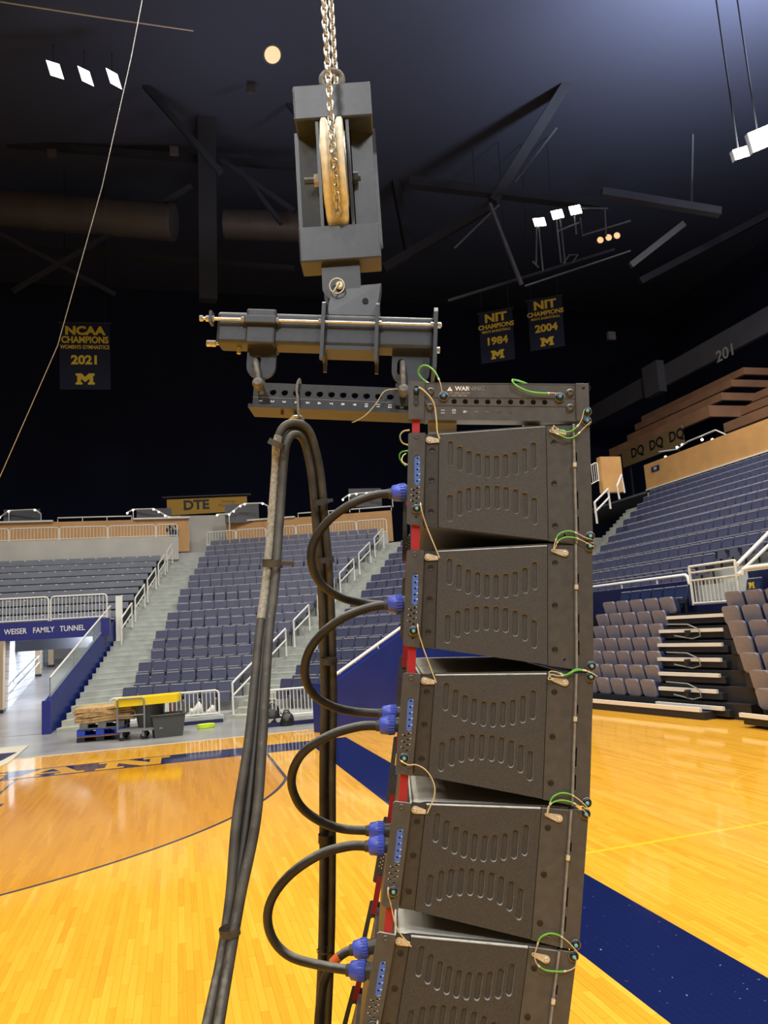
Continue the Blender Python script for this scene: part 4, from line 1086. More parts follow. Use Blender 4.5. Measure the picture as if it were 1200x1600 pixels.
# upper fascia with section numbers
a = at_x(1200, 540, 34); c = at_x(915, 625, 34)
e = tag(MB().box(0, .3, a.y - 6, c.y + 4, -.75, .75).build('wall_upper_fascia', m_fascia), kind='structure'); e.location = (34, 0, (a.z + c.z) / 2)
for px, py, t in ((1133, 552, '201'), (914, 608, '206')):
    q = at_x(px, py, 33.95); text_ob('section_number', t, 1.05, MATS['pale_grey_wall'], e, frame((-.02, q.y, q.z - e.location.z), (0, -1, 0), (0, 0, 1)), bold=.02, sx=1.15)
q = at_x(1016, 590, 33.4); o = tag(MB().box(0, .6, -.9, .9, -1.3, 1.0).build('wall_upper_pier', m_fascia), kind='structure'); o.location = q
# club rail with lamps
P = [at_x(*p, 24.6) for p in ((1030, 706), (1058, 702), (1075, 690), (1118, 672), (1150, 686), (1200, 676))]
e = empty('lit_railing', P[0], label='club railing with lamp globes above the maple side wall', cat='railing', group='railings with small lamp globes')
b = MB(); b.tube([p - P[0] for p in P], .04, 6); b.build('rail', m_rail, e)
for px, py in ((1040, 714), (1058, 699), (1066, 695), (1097, 687), (1113, 687)):
    b = MB(); b.ball((0, 0, 0), .07, 5); o = b.build('lamp_globe', m_globe, e); o.location = at_x(px, py, 24.6) - P[0]
c = at_x(960, 716, 24); b = MB(); b.ball((0, 0, 0), .08, 5); o = tag(b.build('wall_lamp', m_lamp), 'single small white lamp above the far aisle', 'lamp'); o.location = c

# ------------------------------------------------------------------ retracted bleacher banks
def folded_seat():
    bk = MB(); r = rrect2(-.215, .215, 0, .42, .08, 4)
    bk.prism(r, lambda a, b_, t: (a, t - (b_ * .25) + .03 * math.cos(a * 5), b_), -.06, .02)
    sh = MB(); sh.prism(rrect2(-.235, .235, .0, .40, .06, 3), lambda a, b_, t: (a, t - b_ * .25, b_), .02, .12)
    hg = MB(); hg.box(-.03, .03, .0, .3, -.06, .02)
    return bk.mesh('backrest', m_mauve), sh.mesh('seat_shell', m_navyd), hg.mesh('hinge', m_dark)
FS = folded_seat()
NR = 7
def rx(r): return 11.05 + .19 * r
def rzz(r): return 0.33 + .325 * r
edge1 = [(1030, 1070), (1037, 1052), (1040, 1034), (1041, 1012), (1044, 994), (1048, 972), (1060, 950)]
edge2 = [(1184, 1082), (1176, 1062), (1162, 1042), (1152, 1020), (1144, 1000), (1134, 975), (1138, 948)]
for r in range(NR):
    x = rx(r); ye = at_x(*edge1[r], x).y
    for i in range(5):
        of = .27 + i * .54; xs_, y = x - .17 * of, ye + .985 * of
        if proj((xs_, y, rzz(r)))[0] < 900: break
        e = empty('folded_seat', (xs_, y, rzz(r)), (0, 0, -PI / 2 + .171), f'grey folded bleacher seat, {ORD[i]} from the black steps, {ORD[r]} row up, left bank', 'seat', 'grey folded seats of the left bank')
        mob('backrest', FS[0], e); mob('seat_shell', FS[1], e); mob('hinge', FS[2], e)
    ye = at_x(*edge2[r], x).y
    for i in range(3):
        of = .27 + i * .54; xs_, y = x + .17 * of, ye - .985 * of
        if proj((xs_, y, rzz(r)))[0] > 1240: break
        e = empty('folded_seat', (xs_, y, rzz(r)), (0, 0, -PI / 2 + .171), f'grey folded bleacher seat, {ORD[i]} from the black steps, {ORD[r]} row up, right bank', 'seat', 'grey folded seats of the right bank')
        mob('backrest', FS[0], e); mob('seat_shell', FS[1], e); mob('hinge', FS[2], e)
e = empty('retracted_bleacher', (11, 15, 0), (0, 0, .171), label='black retracted bleacher with pale step nosings beside the wooden floor', cat='bleacher')
for r in range(NR):
    z = .10 + .325 * r + .18; x = rx(r) - 11
    y0_ = at_x(*edge1[r], rx(r)).y - 15
    y1_ = at_x([1102, 1098, 1105, 1110, 1115, 1120, 1124][r], edge1[r][1], rx(r)).y - 15
    b = MB(); b.box(x + .02, x + .9, y1_ - .50, y0_ - .12, z - .22, z - .08); b.box(x + .20, x + .9, y0_ - .12, 8, z - .22, z - .08); b.build('tier', m_bleach, e)
    b = MB(); b.box(x - .05, x + .02, y1_ - .40, y0_ - .15, z - .09, z - .01); b.build('step_nosing', m_alu, e)
b = MB(); b.box(-.25, .2, at_x(1098, 1118, 10.8).y - 15, 8, 0, .16); b.build('kick_base', m_bleach, e)
b = MB(); b.box(-.27, -.20, at_x(1098, 1118, 10.8).y - 14.9, 8, .16, .25); b.build('step_nosing', m_alu, e)
b = MB(); [b.box(.20 + .19 * r, 1.34, -1.2, 8, 0.0 + .325 * r, .325 * (r + 1)) for r in range(NR)]; b.build('core', m_bleach, e)
for r in (1, 3, 5):
    z = .1 + .325 * r; x = rx(r) - 11.1; y = at_x(1062 + r * 3, 1080 - r * 20, rx(r)).y - 15.35
    b = MB(); b.tube([(x, y + .55, z + .3), (x, y - .1, z + .28), (x, y - .42, z + .16), (x, y - .45, z - .0), (x, y - .2, z - .06), (x, y + .35, z + .02)], .016, 6); b.build('grab_rail', m_cart, e)
    b = MB(); b.box(x - .05, x + .05, y - .12, y - .02, z, z + .14); b.build('rail_socket', m_dark, e)
e = empty('retracted_bleacher', (11, 12, 0), (0, 0, .06), label='black retracted bleacher end with pale nosing at the right edge', cat='bleacher')
yq = at_x(1178, 1112, 11).y - 12
b = MB(); b.box(-.2, .6, -3, yq, 0.06, .2); b.build('kick_base', m_bleach, e)
b = MB(); b.box(-.25, -.18, -3, yq + .05, .2, .28); b.build('step_nosing', m_alu, e)
b = MB(); [b.box(.2 + .19 * r, 1.34, -6, at_x(*edge2[r], rx(r)).y - 12, .02 + .325 * r, .325 * (r + 1)) for r in range(NR)]; b.build('core', m_bleach, e)
# parapet, navy seats, gate
b = MB(); b.box(12.35, 13.2, -4, 27, 0, 2.08); b.box(13.02, 13.2, -4, 27, 2.08, 2.45); b.box(13.02, 13.16, at_x(1076, 905, 13.1).y, 27, 2.45, 3.1); b.box(13.02, 13.16, -4, at_x(1172, 890, 13.1).y, 2.45, 3.15)
tag(b.build('wall_side_parapet', m_navy_wall), kind='structure')
pa = at_x(1076, 902, 13.05)
e = empty('parapet_rail', (13.05, pa.y, 3.1), label='white rail on the navy parapet right of the array', cat='railing')
b = MB(); b.tube([(0, 0, -.1), (0, .04, .1), (0, .12, .16), (0, 8, .16)], .045, 8); b.build('rail', m_rail, e)
for s in (1.4, 3.2): b = MB(); b.tube([(0, s, 0), (0, s, .16)], .03, 6); b.build('bracket', m_rail, e)
for i in range(6):
    y = at_x(1052, 925, 12.55).y + i * .53
    place_seat(SEATN, (12.48, y, 2.09), -PI / 2, f'deep navy seat in front of the parapet, {ORD[i]} from the gate', 'deep navy parapet seats')
for i in range(2):
    y = at_x(1164 + i * 36, 915, 12.55).y
    s = place_seat(SEATN, (12.48, y, 2.09), -PI / 2, ['deep navy seat with a maize block letter, beside the gate', 'deep navy seat with a maize block letter at the right edge'][i], 'deep navy lettered seats')
    o = block_m(s, (0, .255, .72), .18, .14, m_maize)
g0, g1 = at_x(1084, 946, 12.7), at_x(1156, 937, 12.7)
e = empty('guard_gate', (12.7, g0.y, 2.45), label='white barred gate at the head of the black bleacher steps', cat='gate')
v = Vector((0, g1.y - g0.y, 0)); h = .98
for q in (Vector((0, 0, 0)), v): b = MB(); b.tube([q, q + Vector((0, 0, h))], .035, 8); b.build('post', m_rail, e)
for hh in (.04, .62, .82, h): b = MB(); b.tube([Vector((0, 0, hh)), v + Vector((0, 0, hh))], .028, 8); b.build('rail', m_rail, e)
b = MB()
for i in range(1, 12): b.tube([v * (i / 12) + Vector((0, 0, .04)), v * (i / 12) + Vector((0, 0, .62))], .014, 5)
tag(b.build('bars', m_rail, e), kind='stuff')
sr([(1152, 882, 17.2), (1205, 828, 18.6)], 'upper white stair rail climbing at the right edge', .045)
sr([(1153, 898, 17.2), (1205, 848, 18.6)], 'lower white stair rail climbing at the right edge', .04)
sr([(1160, 898, 16.6), (1161, 890, 16.6), (1170, 887, 16.5), (1205, 883, 16.0)], 'short white parapet rail at the right edge', .045)
# ------------------------------------------------------------------ line array cabinets
CABW = 1.19
SV = lambda a, b_, t: (a, t, b_)          # side view: (u, v) with depth w
SLU = [(-.3786, -.0563, -.1313), (-.3526, -.0718, -.1446), (-.3268, -.0842, -.1548), (-.3016, -.0913, -.1608), (-.2760, -.0969, -.1647), (-.2504, -.0972, -.1649), (-.2244, -.0932, -.1615), (-.1988, -.0867, -.1556), (-.1722, -.0754, -.1485), (-.1462, -.0589, -.1374)]
SLD = [(-.3810, -.2098, -.2878), (-.3542, -.1971, -.2717), (-.3289, -.1896, -.2607), (-.3030, -.1847, -.2542), (-.2766, -.1828, -.2508), (-.2501, -.1831, -.2526), (-.2248, -.1864, -.2549), (-.1987, -.1924, -.2643), (-.1728, -.2019, -.2763), (-.1475, -.2166, -.2944)]
def P_panel():
    b = MB()
    poly = [(-.4105, -.0405), (-.1128, -.0165), (-.1128, -.3362), (-.4134, -.3027)]
    poly = list(reversed(poly))
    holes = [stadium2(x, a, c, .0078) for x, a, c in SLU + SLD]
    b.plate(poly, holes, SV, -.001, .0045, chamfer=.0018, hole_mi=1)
    b.prism([(-.4134, -.3027), (-.1128, -.3362), (-.1128, -.0165), (-.4105, -.0405)], SV, .0045, .0085)
    return b.mesh('side_panel', [m_cabside, m_slotlit])
def P_body():
    b = MB()
    top = [(-.447, -.0440), (-.412, -.0400), (-.10, -.0135), (-.045, -.0108)]
    bot = [(-.045, -.3450), (-.10, -.3385), (-.412, -.3025), (-.447, -.2990)]
    b.prism(list(reversed(top + bot)), SV, .0085, CABW - .0085)
    return b.mesh('body', m_cab)
def P_rimtop():
    b = MB(); b.tube([(-.4105, .006, -.0450), (-.1128, .006, -.0205)], .0072, 12); return b.mesh('panel_edge', m_cab)
def P_channel():
    b = MB(); b.prism([(-.4148, -.3037), (-.4122, -.0385), (-.4495, -.0388), (-.456, -.3014)], SV, .0035, .0085); return b.mesh('rear_channel', m_channel)
def P_front():
    b = MB(); b.plate([(-.1105, -.3385), (-.0375, -.3470), (-.0375, -.0118), (-.1105, -.0146)][::1], [circle2(-.0667, -.3218, .0032, 8)], SV, .0012, .0085); return b.mesh('front_plate', m_plate)
def P_rail():
    b = MB()
    b.plate([(-.034, -.3465), (.0105, -.3465), (.0105, -.0080), (-.034, -.0080)], [stadium2(-.0285, -.20, -.25, .0017), stadium2(-.0285, -.09, -.115, .0017), stadium2(-.0285, -.27, -.31, .0017)], SV, -.001, .004)
    b.box(.0055, .0105, .004, .05, -.3465, -.008)
    b.box(-.045, .0055, .02, .03, -.34, -.015)
    return b.mesh('front_rail', m_plate)
def P_gap(k):
    b = MB()
    if k == 0: b.prism([(-.4150, -.3040), (-.4125, -.3037), (-.4100, -.0390), (-.4125, -.0388)], SV, .0030, .0084)
    else: b.prism([(-.1130, -.3370), (-.1100, -.3380), (-.1100, -.0155), (-.1130, -.0160)], SV, .0030, .0084)
    return b.mesh('panel_gap', m_hole)
def P_grille():
    b = MB(); b.box(-.045, .004, .05, CABW - .05, -.335, -.02); return b.mesh('front_grille', m_grille)
def P_rplate():
    b = MB()
    poly = [(-.4560, -.3014), (-.4501, -.0388), (-.4930, -.0388), (-.4976, -.0430), (-.5012, -.292), (-.4970, -.2970)]
    poly = list(reversed(poly))
    holes = [stadium2(-.4722, -.1017, -.1880, .0088)] + [circle2(x, y, .0028, 8) for x, y in ((-.4722, -.1960), (-.4819, -.2015), (-.4733, -.2105), (-.483, -.2176), (-.4739, -.2250), (-.4846, -.2325), (-.4742, -.2390), (-.4752, -.2770))]
    b.plate(poly, holes, SV, -.0125, -.0050, chamfer=.0005)
    return b.mesh('rear_plate', m_plate)
def P_blue():
    b = MB(); b.plate(stadium2(-.4722, -.1015, -.1882, .0090)[::1], [circle2(-.4720 - .0002 * k, -.1110 - .0162 * k, .0026, 8) for k in range(5)], SV, -.0098, -.006); return b.mesh('angle_label', m_blue)
def P_ticks():
    b = MB()
    for k in range(5):
        y = -.1075 - .0162 * k; b.box(-.4685, -.4655, -.0103, -.0097, y - .0007, y + .0012)
        if k > 2: b.box(-.4660, -.4640, -.0103, -.0097, y - .001, y + .0016)
    for x, y in ((-.4670, -.1925), (-.4878, -.1990), (-.4670, -.2070), (-.4890, -.2150), (-.4675, -.2215), (-.4900, -.2300)): b.box(x - .001, x + .001, -.0131, -.0124, y - .001, y + .001)
    return b.mesh('angle_marks', m_white)
def P_back():
    b = MB(); b.box(-.495, -.452, -.004, .012, -.292, -.045); return b.mesh('plate_backing', m_hole)
def P_rear():
    b = MB(); b.prism([(-.468, -.286), (-.447, -.292), (-.447, -.048), (-.468, -.052)], SV, .02, CABW - .02); return b.mesh('rear_panel', m_channel)
def P_link():
    b = MB(); b.prism([(-.4885, -.415), (-.4660, -.415), (-.4650, -.27), (-.4870, -.27)], SV, -.004, .004); return b.mesh('link_bar', m_red)
def disc(c, r, t0, t1, m_, name, n=18, inner=None):
    b = MB(); b.lathe((c[0], t0, c[1]), (0, -1, 0), [(0, r), ((t0 - t1) * .7, r), (t0 - t1, r * .85)], n); return b.mesh(name, m_)
me_screw = MB().lathe((0, 0, 0), (0, -1, 0), [(0, .0082), (.0006, .0082), (.0008, .0070), (.0002, .0062), (.0003, .0022)], 16).mesh('screw', m_screw)
me_sock = MB().lathe((0, -.0005, 0), (0, -1, 0), [(0, .0020), (.0004, .0020)], 6).mesh('socket', m_hole)
me_rivet = MB().lathe((0, 0, 0), (0, -1, 0), [(0, .0068), (.002, .0064), (.0022, .0045), (.0012, .0042)], 14).mesh('rivet', m_plate)
me_pin = MB().lathe((0, 0, 0), (0, -1, 0), [(0, .0112), (.006, .0116), (.008, .0106), (.0085, .0060)], 18).mesh('quick_pin', m_black)
me_btn = MB().lathe((0, -.0075, 0), (0, -1, 0), [(0, .0046), (.004, .0044), (.0046, .0030)], 12).mesh('button', m_teal)
me_btnb = MB().lathe((0, -.0075, 0), (0, -1, 0), [(0, .0050), (.004, .0046), (.0046, .0030)], 12).mesh('button', m_bbtn)
me_ring = MB().tube([(.0125 * math.cos(a * PI / 8), -.004, .0125 * math.sin(a * PI / 8)) for a in range(16)], .0007, 5, closed=True).mesh('pin_ring', m_zinc)
def P_lug(dx, dy):
    """teardrop tab from the screw (0,0) to the tip (dx,dy)"""
    L = math.hypot(dx, dy); ang = math.atan2(dy, dx); r0, r1 = .0098, .0045
    pts = []
    for i in range(9): a = ang + PI / 2 + PI * i / 8; pts.append((r0 * math.cos(a), r0 * math.sin(a)))
    for i in range(7): a = ang - PI / 2 + PI * i / 6; pts.append((dx + r1 * math.cos(a), dy + r1 * math.sin(a)))
    b = MB(); b.plate(pts, [circle2(dx * .97, dy * .97, .0020, 8)], SV, -.004, -.0015); b.lathe((0, -.004, 0), (0, -1, 0), [(0, .0058), (.003, .0054), (.0032, .0026), (.0018, .0022)], 12)
    return b.mesh('lanyard_tab', m_lug)
me_lugL = P_lug(.0316, -.0028); me_lugR = P_lug(-.033, .006)
me_bolt = MB().box(-.004, .005, -.011, -.003, -.006, .006).mesh('rail_bolt', m_lug)
def P_strip():
    b = MB(); b.box(-.0385, -.0325, -.0085, .012, -.346, -.0095); return b.mesh('rail_strip', m_strip)
CM = dict(rail_strip=P_strip(), panel_gap=P_gap(0), body=P_body(), side_panel=P_panel(), panel_edge=P_rimtop(), rear_channel=P_channel(), front_plate=P_front(), front_rail=P_rail(), front_grille=P_grille(), rear_plate=P_rplate(), plate_backing=P_back(), rear_panel=P_rear(), link_bar=P_link(), angle_label=P_blue())
me_ticks = P_ticks(); me_gap2 = P_gap(1)
# far side: mirrored copies of plate and link
def mirror_mesh(me, name):
    n = me.copy(); n.name = name
    for v in n.vertices: v.co.y = CABW - v.co.y
    n.flip_normals(); return n
me_fplate = mirror_mesh(CM['rear_plate'], 'rear_plate'); me_flink = mirror_mesh(CM['link_bar'], 'link_bar')

def lanyard(root, pts, sleeve, name='lanyard', green=None, r=.0013, gr=.0021):
    """thin wire loop with optional coloured sleeve between two fractions"""
    c = catmull([(p[0], p[2] if len(p) > 2 else -.012, p[1]) for p in pts], 8)
    o = MB().tube(c, r if green else r * 1.35, 6).build(name, m_cream, root)
    if green:
        n = len(c); a, z = int(n * green[0]), int(n * green[1])
        MB().tube(c[a:z], gr, 7).build('green_sleeve', m_green, o)
        for s in (c[max(a - 2, 0):a + 1], c[z - 1:z + 2]): 
            if len(s) > 1: MB().tube(s, gr * 1.15, 7).build('ferrule', m_ferrule, o)
    else:
        n = len(c); MB().tube(c[1:4], r * 2.0, 6).build('ferrule', m_ferrule, o)
    return o
CABS = [(.5436, 2.9348, 4.3), (.5161, 2.5973, 5.45), (.4825, 2.2495, 7.73), (.4336, 1.9027, 10.12), (.3685, 1.5614, 13.16), (.2885, 1.2205, 15.8), (.1930, .8835, 18.5)]
CLAB = ['black array loudspeaker hanging directly under the rigging frame, top of the column', 'black array loudspeaker with speckled side panel, second from the top', 'black array loudspeaker in the middle of the column, third from the top', 'black array loudspeaker, fourth from the top of the column', 'black array loudspeaker cut by the bottom edge, fifth from the top', 'black array loudspeaker hidden below the fifth one, only its far rear plate showing', 'lowest black array loudspeaker, only its far rear plate showing at the bottom']
cab_roots = []
for ci, (F, z, th) in enumerate(CABS):
    e = empty('line_array_loudspeaker', arr(F, 0, z), (0, math.radians(th), AYAW), CLAB[ci], 'loudspeaker', 'line array loudspeakers')
    cab_roots.append(e)
    ob = {}
    for nm, me in CM.items():
        if nm == 'panel_edge': continue
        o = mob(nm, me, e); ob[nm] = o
        if nm in ('body', 'rail_strip'):
            bv = o.modifiers.new('bevel', 'BEVEL'); bv.width = .006 if nm == 'body' else .002; bv.segments = 3; bv.limit_method = 'ANGLE'; bv.angle_limit = .6
    mob('panel_gap', me_gap2, e)
    mob('panel_edge', CM['panel_edge'], ob['side_panel'])
    mob('angle_marks', me_ticks, ob['angle_label'])
    mob('rear_plate', me_fplate, e); mob('link_bar', me_flink, e)
    for x, y in ((-.4307, -.0841), (-.432, -.1694), (-.4337, -.2583)):
        o = mob('screw', me_screw, e, (x, .0036, y)); mob('socket', me_sock, o)
    for x, y in ((-.0913, -.0614), (-.0921, -.1772), (-.0923, -.2952)):
        o = mob('screw', me_screw, e, (x, .0013, y)); mob('socket', me_sock, o)
    mob('rivet', me_rivet, e, (-.4752, -.0125, -.0501))
    mob('lanyard_tab', me_lugL, e, (-.4392, .0035, -.0559)); mob('lanyard_tab', me_lugR, e, (-.065, .0012, -.0343))
    mob('rail_bolt', me_bolt, e, (-.0368, -.002, -.1263))
    o = mob('quick_pin', me_pin, e, (-.4737 if ci != 2 else -.4800, -.0125, -.2574 + (.003 if ci == 0 else 0))); mob('button', me_btn, o); mob('pin_ring', me_ring, o)
    # lanyard from this pin down to the next cabinet's tab (straight or slack)
    if ci < 5:
        F2, z2, th2 = CABS[ci + 1]
        tip = Vector((-.4076, -.0587)); c_, s_ = math.cos(math.radians(th2)), math.sin(math.radians(th2))
        w = (F2 + tip[0] * c_ + tip[1] * s_ - F, z2 - tip[0] * s_ + tip[1] * c_ - z)
        c_, s_ = math.cos(math.radians(th)), math.sin(math.radians(th))
        t2 = (w[0] * c_ - w[1] * s_, w[0] * s_ + w[1] * c_)
        pinp = (-.4640, -.248)
        if ci == 2: pts = [(-.490, -.262, -.024), (-.470, -.2715, -.026), (-.445, -.273), (-.418, -.287), (-.398, -.317), (-.396, -.350), t2]
        elif ci == 3: pts = [(-.488, -.246, -.022), (-.487, -.262, -.026), (-.478, -.287), (-.455, -.345), t2]
        else: pts = [(-.4640, -.238, -.022), (-.4600, -.262, -.026), (-.446, -.303), (-.427, -.350), t2]
        lanyard(e, pts, None)
    # front pins and green lanyards at the joint above
    for pv, (px_, bt) in (((.0135), (0.0035, me_btn)), ((-.0145), (0.0025, me_btn if ci != 0 else me_btnb))):
        o = mob('quick_pin', me_pin, e, (px_, -.001, pv + (.014 if ci == 0 else 0))); mob('button', bt, o); mob('pin_ring', me_ring, o)
    tp = (-.098, -.0284)
    if ci == 0:
        lanyard(e, [(-.094, -.026), (-.092, -.016), (-.088, -.020), (-.075, -.030), (-.055, -.034), (-.035, -.026), (-.016, -.003), (-.006, .030)], None, green=(.40, .78))
        lanyard(e, [(-.094, -.026), (-.097, -.022), (-.092, -.034), (-.075, -.044), (-.052, -.052), (-.030, -.044), (-.008, -.022), (.012, -.004)], None, green=(.40, .76))
    elif ci == 1:
        lanyard(e, [tp, (-.095, -.012), (-.086, .012), (-.070, .023), (-.050, .025), (-.030, .018), (-.012, .009), (.006, .004)], None, green=(.24, .66))
        lanyard(e, [tp, (-.092, -.018), (-.085, -.003), (-.068, .007), (-.045, .008), (-.024, .002), (-.004, -.008), (.012, -.016)], None, green=(.28, .66))
    elif ci == 2:
        lanyard(e, [tp, (-.108, -.020), (-.108, -.008), (-.09, -.008), (-.066, -.014), (-.040, .002), (-.014, .001), (.000, -.004)], None, green=(.52, .85))
        lanyard(e, [tp, (-.112, -.028), (-.104, -.016), (-.086, -.018), (-.062, -.013), (-.036, .000), (-.008, .000), (.018, -.012)], None, green=(.52, .80))
    else:
        s4 = 1 if ci == 3 else .8
        lanyard(e, [tp, (-.095, -.010), (-.089, .016), (-.070, .030), (-.048, .032), (-.028, .025), (-.010, .014), (.010, -.002)], None, green=(.24, .66))
        if ci == 3: lanyard(e, [tp, (-.098, -.010), (-.088, .004), (-.068, .013), (-.045, .013), (-.022, .006), (-.004, -.006), (.010, -.022)], None, green=(.28, .66))
        else: lanyard(e, [tp, (-.088, -.046), (-.066, -.056), (-.042, -.055), (-.022, -.052), (-.002, -.044), (.010, -.030), (.004, -.012)], None, green=(.2, .60))

# ------------------------------------------------------------------ rigging frame above the array
fr = empty('rigging_frame', arr(.5452, 0, 2.9503), (0, math.radians(4.5), AYAW), 'dark grey steel rigging frame with warning lettering on top of the loudspeaker column', 'rigging frame')
def beam_mesh():
    b = MB()
    holes = [circle2(x, .0388, .0076, 14) for x in (-.3691, -.3378, -.3063, -.2745, -.2433, -.2101, -.1784, -.1459, -.1140)]
    b.plate([(-.455, -.0110), (-.0255, -.0110), (-.0255, .0905), (-.455, .0905)], holes, SV, 0, .010)
    b.box(-.455, -.0255, -.0015, 0, .0265, .0272); b.box(-.455, -.0255, -.0015, 0, .0502, .0509)
    b.box(-.452, -.0255, -.003, .045, -.0160, -.0108)
    b.box(-.452, -.0255, -.001, .045, .0905, .0935)
    return b.mesh('side_beam', m_bump)
bmsh = beam_mesh(); mob('side_beam', bmsh, fr); o = mob('side_beam', mirror_mesh(bmsh, 'side_beam'), fr)
MB().box(-.455, -.02, .012, .022, -.01, .09).build('beam_core', m_channel, fr)
b = MB(); b.plate([(-.4872 - .011, -.0165), (-.4549, -.0155), (-.4520, .0945), (-.4985, .0945)], [stadium2(-.4766, .0800, .0180, .0075)], SV, -.010, -.001, chamfer=.0008)
rp = b.build('rear_plate', m_bump, fr)
b = MB(); b.box(-.496, -.456, -.0045, .03, -.014, .092); b.build('plate_backing', m_channel, rp)
for x, y in ((-.4766, .0425), (-.4766, .0260)): MB().cyl((x, -.0055, y), (x, -.0043, y), .0026, 8).build('rivet', m_hole, rp)
o = mob('quick_pin', me_pin, fr, (-.4766, -.004, .0677)); o.scale = (.8, .8, .8); b2 = mob('button', me_btnb, o)
MB().box(-.4873, -.4657, .0, .008, -.075, -.010).build('link_bar', m_red, fr)
MB().box(-.4873, -.4657, CABW - .02, CABW - .01, -.075, -.010).build('link_bar', m_red, fr)
def bolt(root, x, y, r=.0088, w0=0.0, nm='bolt'):
    o = MB().lathe((x, w0, y), (0, -1, 0), [(0, r * 1.35), (.0015, r * 1.35), (.002, r), (.008, r * .95), (.0085, r * .55), (.006, r * .5)], 12).build(nm, m_bump, root)
    MB().lathe((x, w0 - .006, y), (0, -1, 0), [(0, r * .5), (.0008, r * .42)], 8).build('bolt_core', m_plate, o); return o
for x, y in ((-.4355, .0668), (-.437, .0207), (-.0426, .0667), (-.0436, .0226)): bolt(fr, x, y)
for x, y in ((-.3993, .0522), (-.0725, .0527)):
    o = mob('quick_pin', me_pin, fr, (x, -.001, y)); mob('button', me_btnb, o); mob('pin_ring', me_ring, o); o.scale = (1.05, 1.05, 1.05)
b = MB(); b.box(-.0247, .0102, -.006, .03, -.0160, .0934); b.box(-.027, -.0225, -.0075, .0, -.016, .0934); b.build('front_post', m_bump, fr, bevel=.0015)
b = MB(); b.lathe((-.0058, -.006, .0807), (0, -1, 0), [(0, .0052), (.001, .0050), (.0012, .0028)], 10); b.build('bolt', m_screw, fr)
for x0, x1 in ((-.43, -.376), (-.165, -.125)):
    b = MB(); b.hexa([(x0, .045, -.036), (x1, .045, -.036), (x1, CABW - .045, -.036), (x0, CABW - .045, -.036), (x0, .045, -.008), (x1 + .012, .045, -.008), (x1 + .012, CABW - .045, -.008), (x0, CABW - .045, -.008)]); b.build('cross_member', m_cross, fr, bevel=.003)
b = MB(); b.box(-.44, -.36, .03, .06, -.05, .0); b.build('cross_bracket', m_cross, fr)
b = MB(); b.hexa([(-.175, .10, -.045), (-.155, .10, -.045), (-.155, .13, -.045), (-.175, .13, -.045), (-.150, .10, -.012), (-.130, .10, -.012), (-.130, .13, -.012), (-.150, .13, -.012)]); b.build('brace', m_cross, fr)
b = MB(); b.box(-.30, .0, .55, .62, -.012, .08); b.build('centre_channel', m_bump, fr)
# lettering on the beam
def side_text(name, txt, x, y, s, mt, rot=0, w=-.0006, al='CENTER', bold=0.0, root=fr, sx=1.0):
    xd = Vector((math.cos(rot), 0, math.sin(rot))); yd = Vector((-math.sin(rot), 0, math.cos(rot)))
    return text_ob(name, txt, s, mt, root, frame((x, w, y), xd, yd), bold=bold, align=al, extrude=.0003, sx=sx)
for i, (t, x) in enumerate((('11', -.4004), ('10', -.3691), ('9', -.3377), ('8', -.3063), ('7', -.2745), ('6', -.2433), ('5', -.2101))):
    side_text('hole_number', t, x, .0088, .0155, (m_white if i < 3 else m_fadeprint if i < 5 else m_bump), PI / 2)
side_text('warning_lettering', 'WAR', -.3665, .0760, .0175, m_white, al='LEFT', bold=.0004)
side_text('warning_lettering', 'NING', -.3285, .0760, .0175, m_fadeprint, al='LEFT', bold=.0002)
b = MB(); b.plate([(-.3895, .0690), (-.3735, .0690), (-.3815, .0825)], [], SV, -.0009, -.0003); wt = b.build('warning_triangle', m_white, fr)
b = MB(); b.box(-.3820, -.3810, -.0012, -.0008, .0735, .0790); b.box(-.3820, -.3810, -.0012, -.0008, .0708, .0720); b.build('exclamation_mark', m_bump, wt)
side_text('warning_small_print', 'LIFT GRID ONLY BY', -.3840, .0628, .0068, m_midprint, al='LEFT')
side_text('warning_small_print', '+ GRID-TRIM 6x6', -.3840, .0558, .0068, m_midprint, al='LEFT')
# frame lanyards
lanyard(fr, [(-.4699, .074, -.014), (-.4610, .069, -.018), (-.4408, .0493, -.018), (-.4290, .032, -.016), (-.4237, .0146), (-.4195, -.020), (-.4172, -.052), (-.4105, -.073)], None, r=.0016)
lanyard(fr, [(-.4040, .062, -.012), (-.4070, .078, -.014), (-.4125, .097, -.012), (-.425, .122, -.01), (-.445, .143, .0), (-.462, .148, .02), (-.470, .136, .03), (-.462, .118, .03), (-.440, .100, .03)], None, green=(.28, .98), gr=.0026)
lanyard(fr, [(-.082, .060, -.014), (-.0951, .0624), (-.1143, .061), (-.1576, .0656), (-.1935, .0815), (-.206, .0985, -.008), (-.196, .1065, .01), (-.170, .103, .02), (-.138, .092, .03)], None, green=(.22, .98), gr=.0027)
MB().tube(catmull([(-.500, .30, -.045), (-.510, .29, -.055), (-.512, .28, -.075), (-.495, .27, -.088)], 6), .002, 6).build('far_lanyard', m_cream, fr)

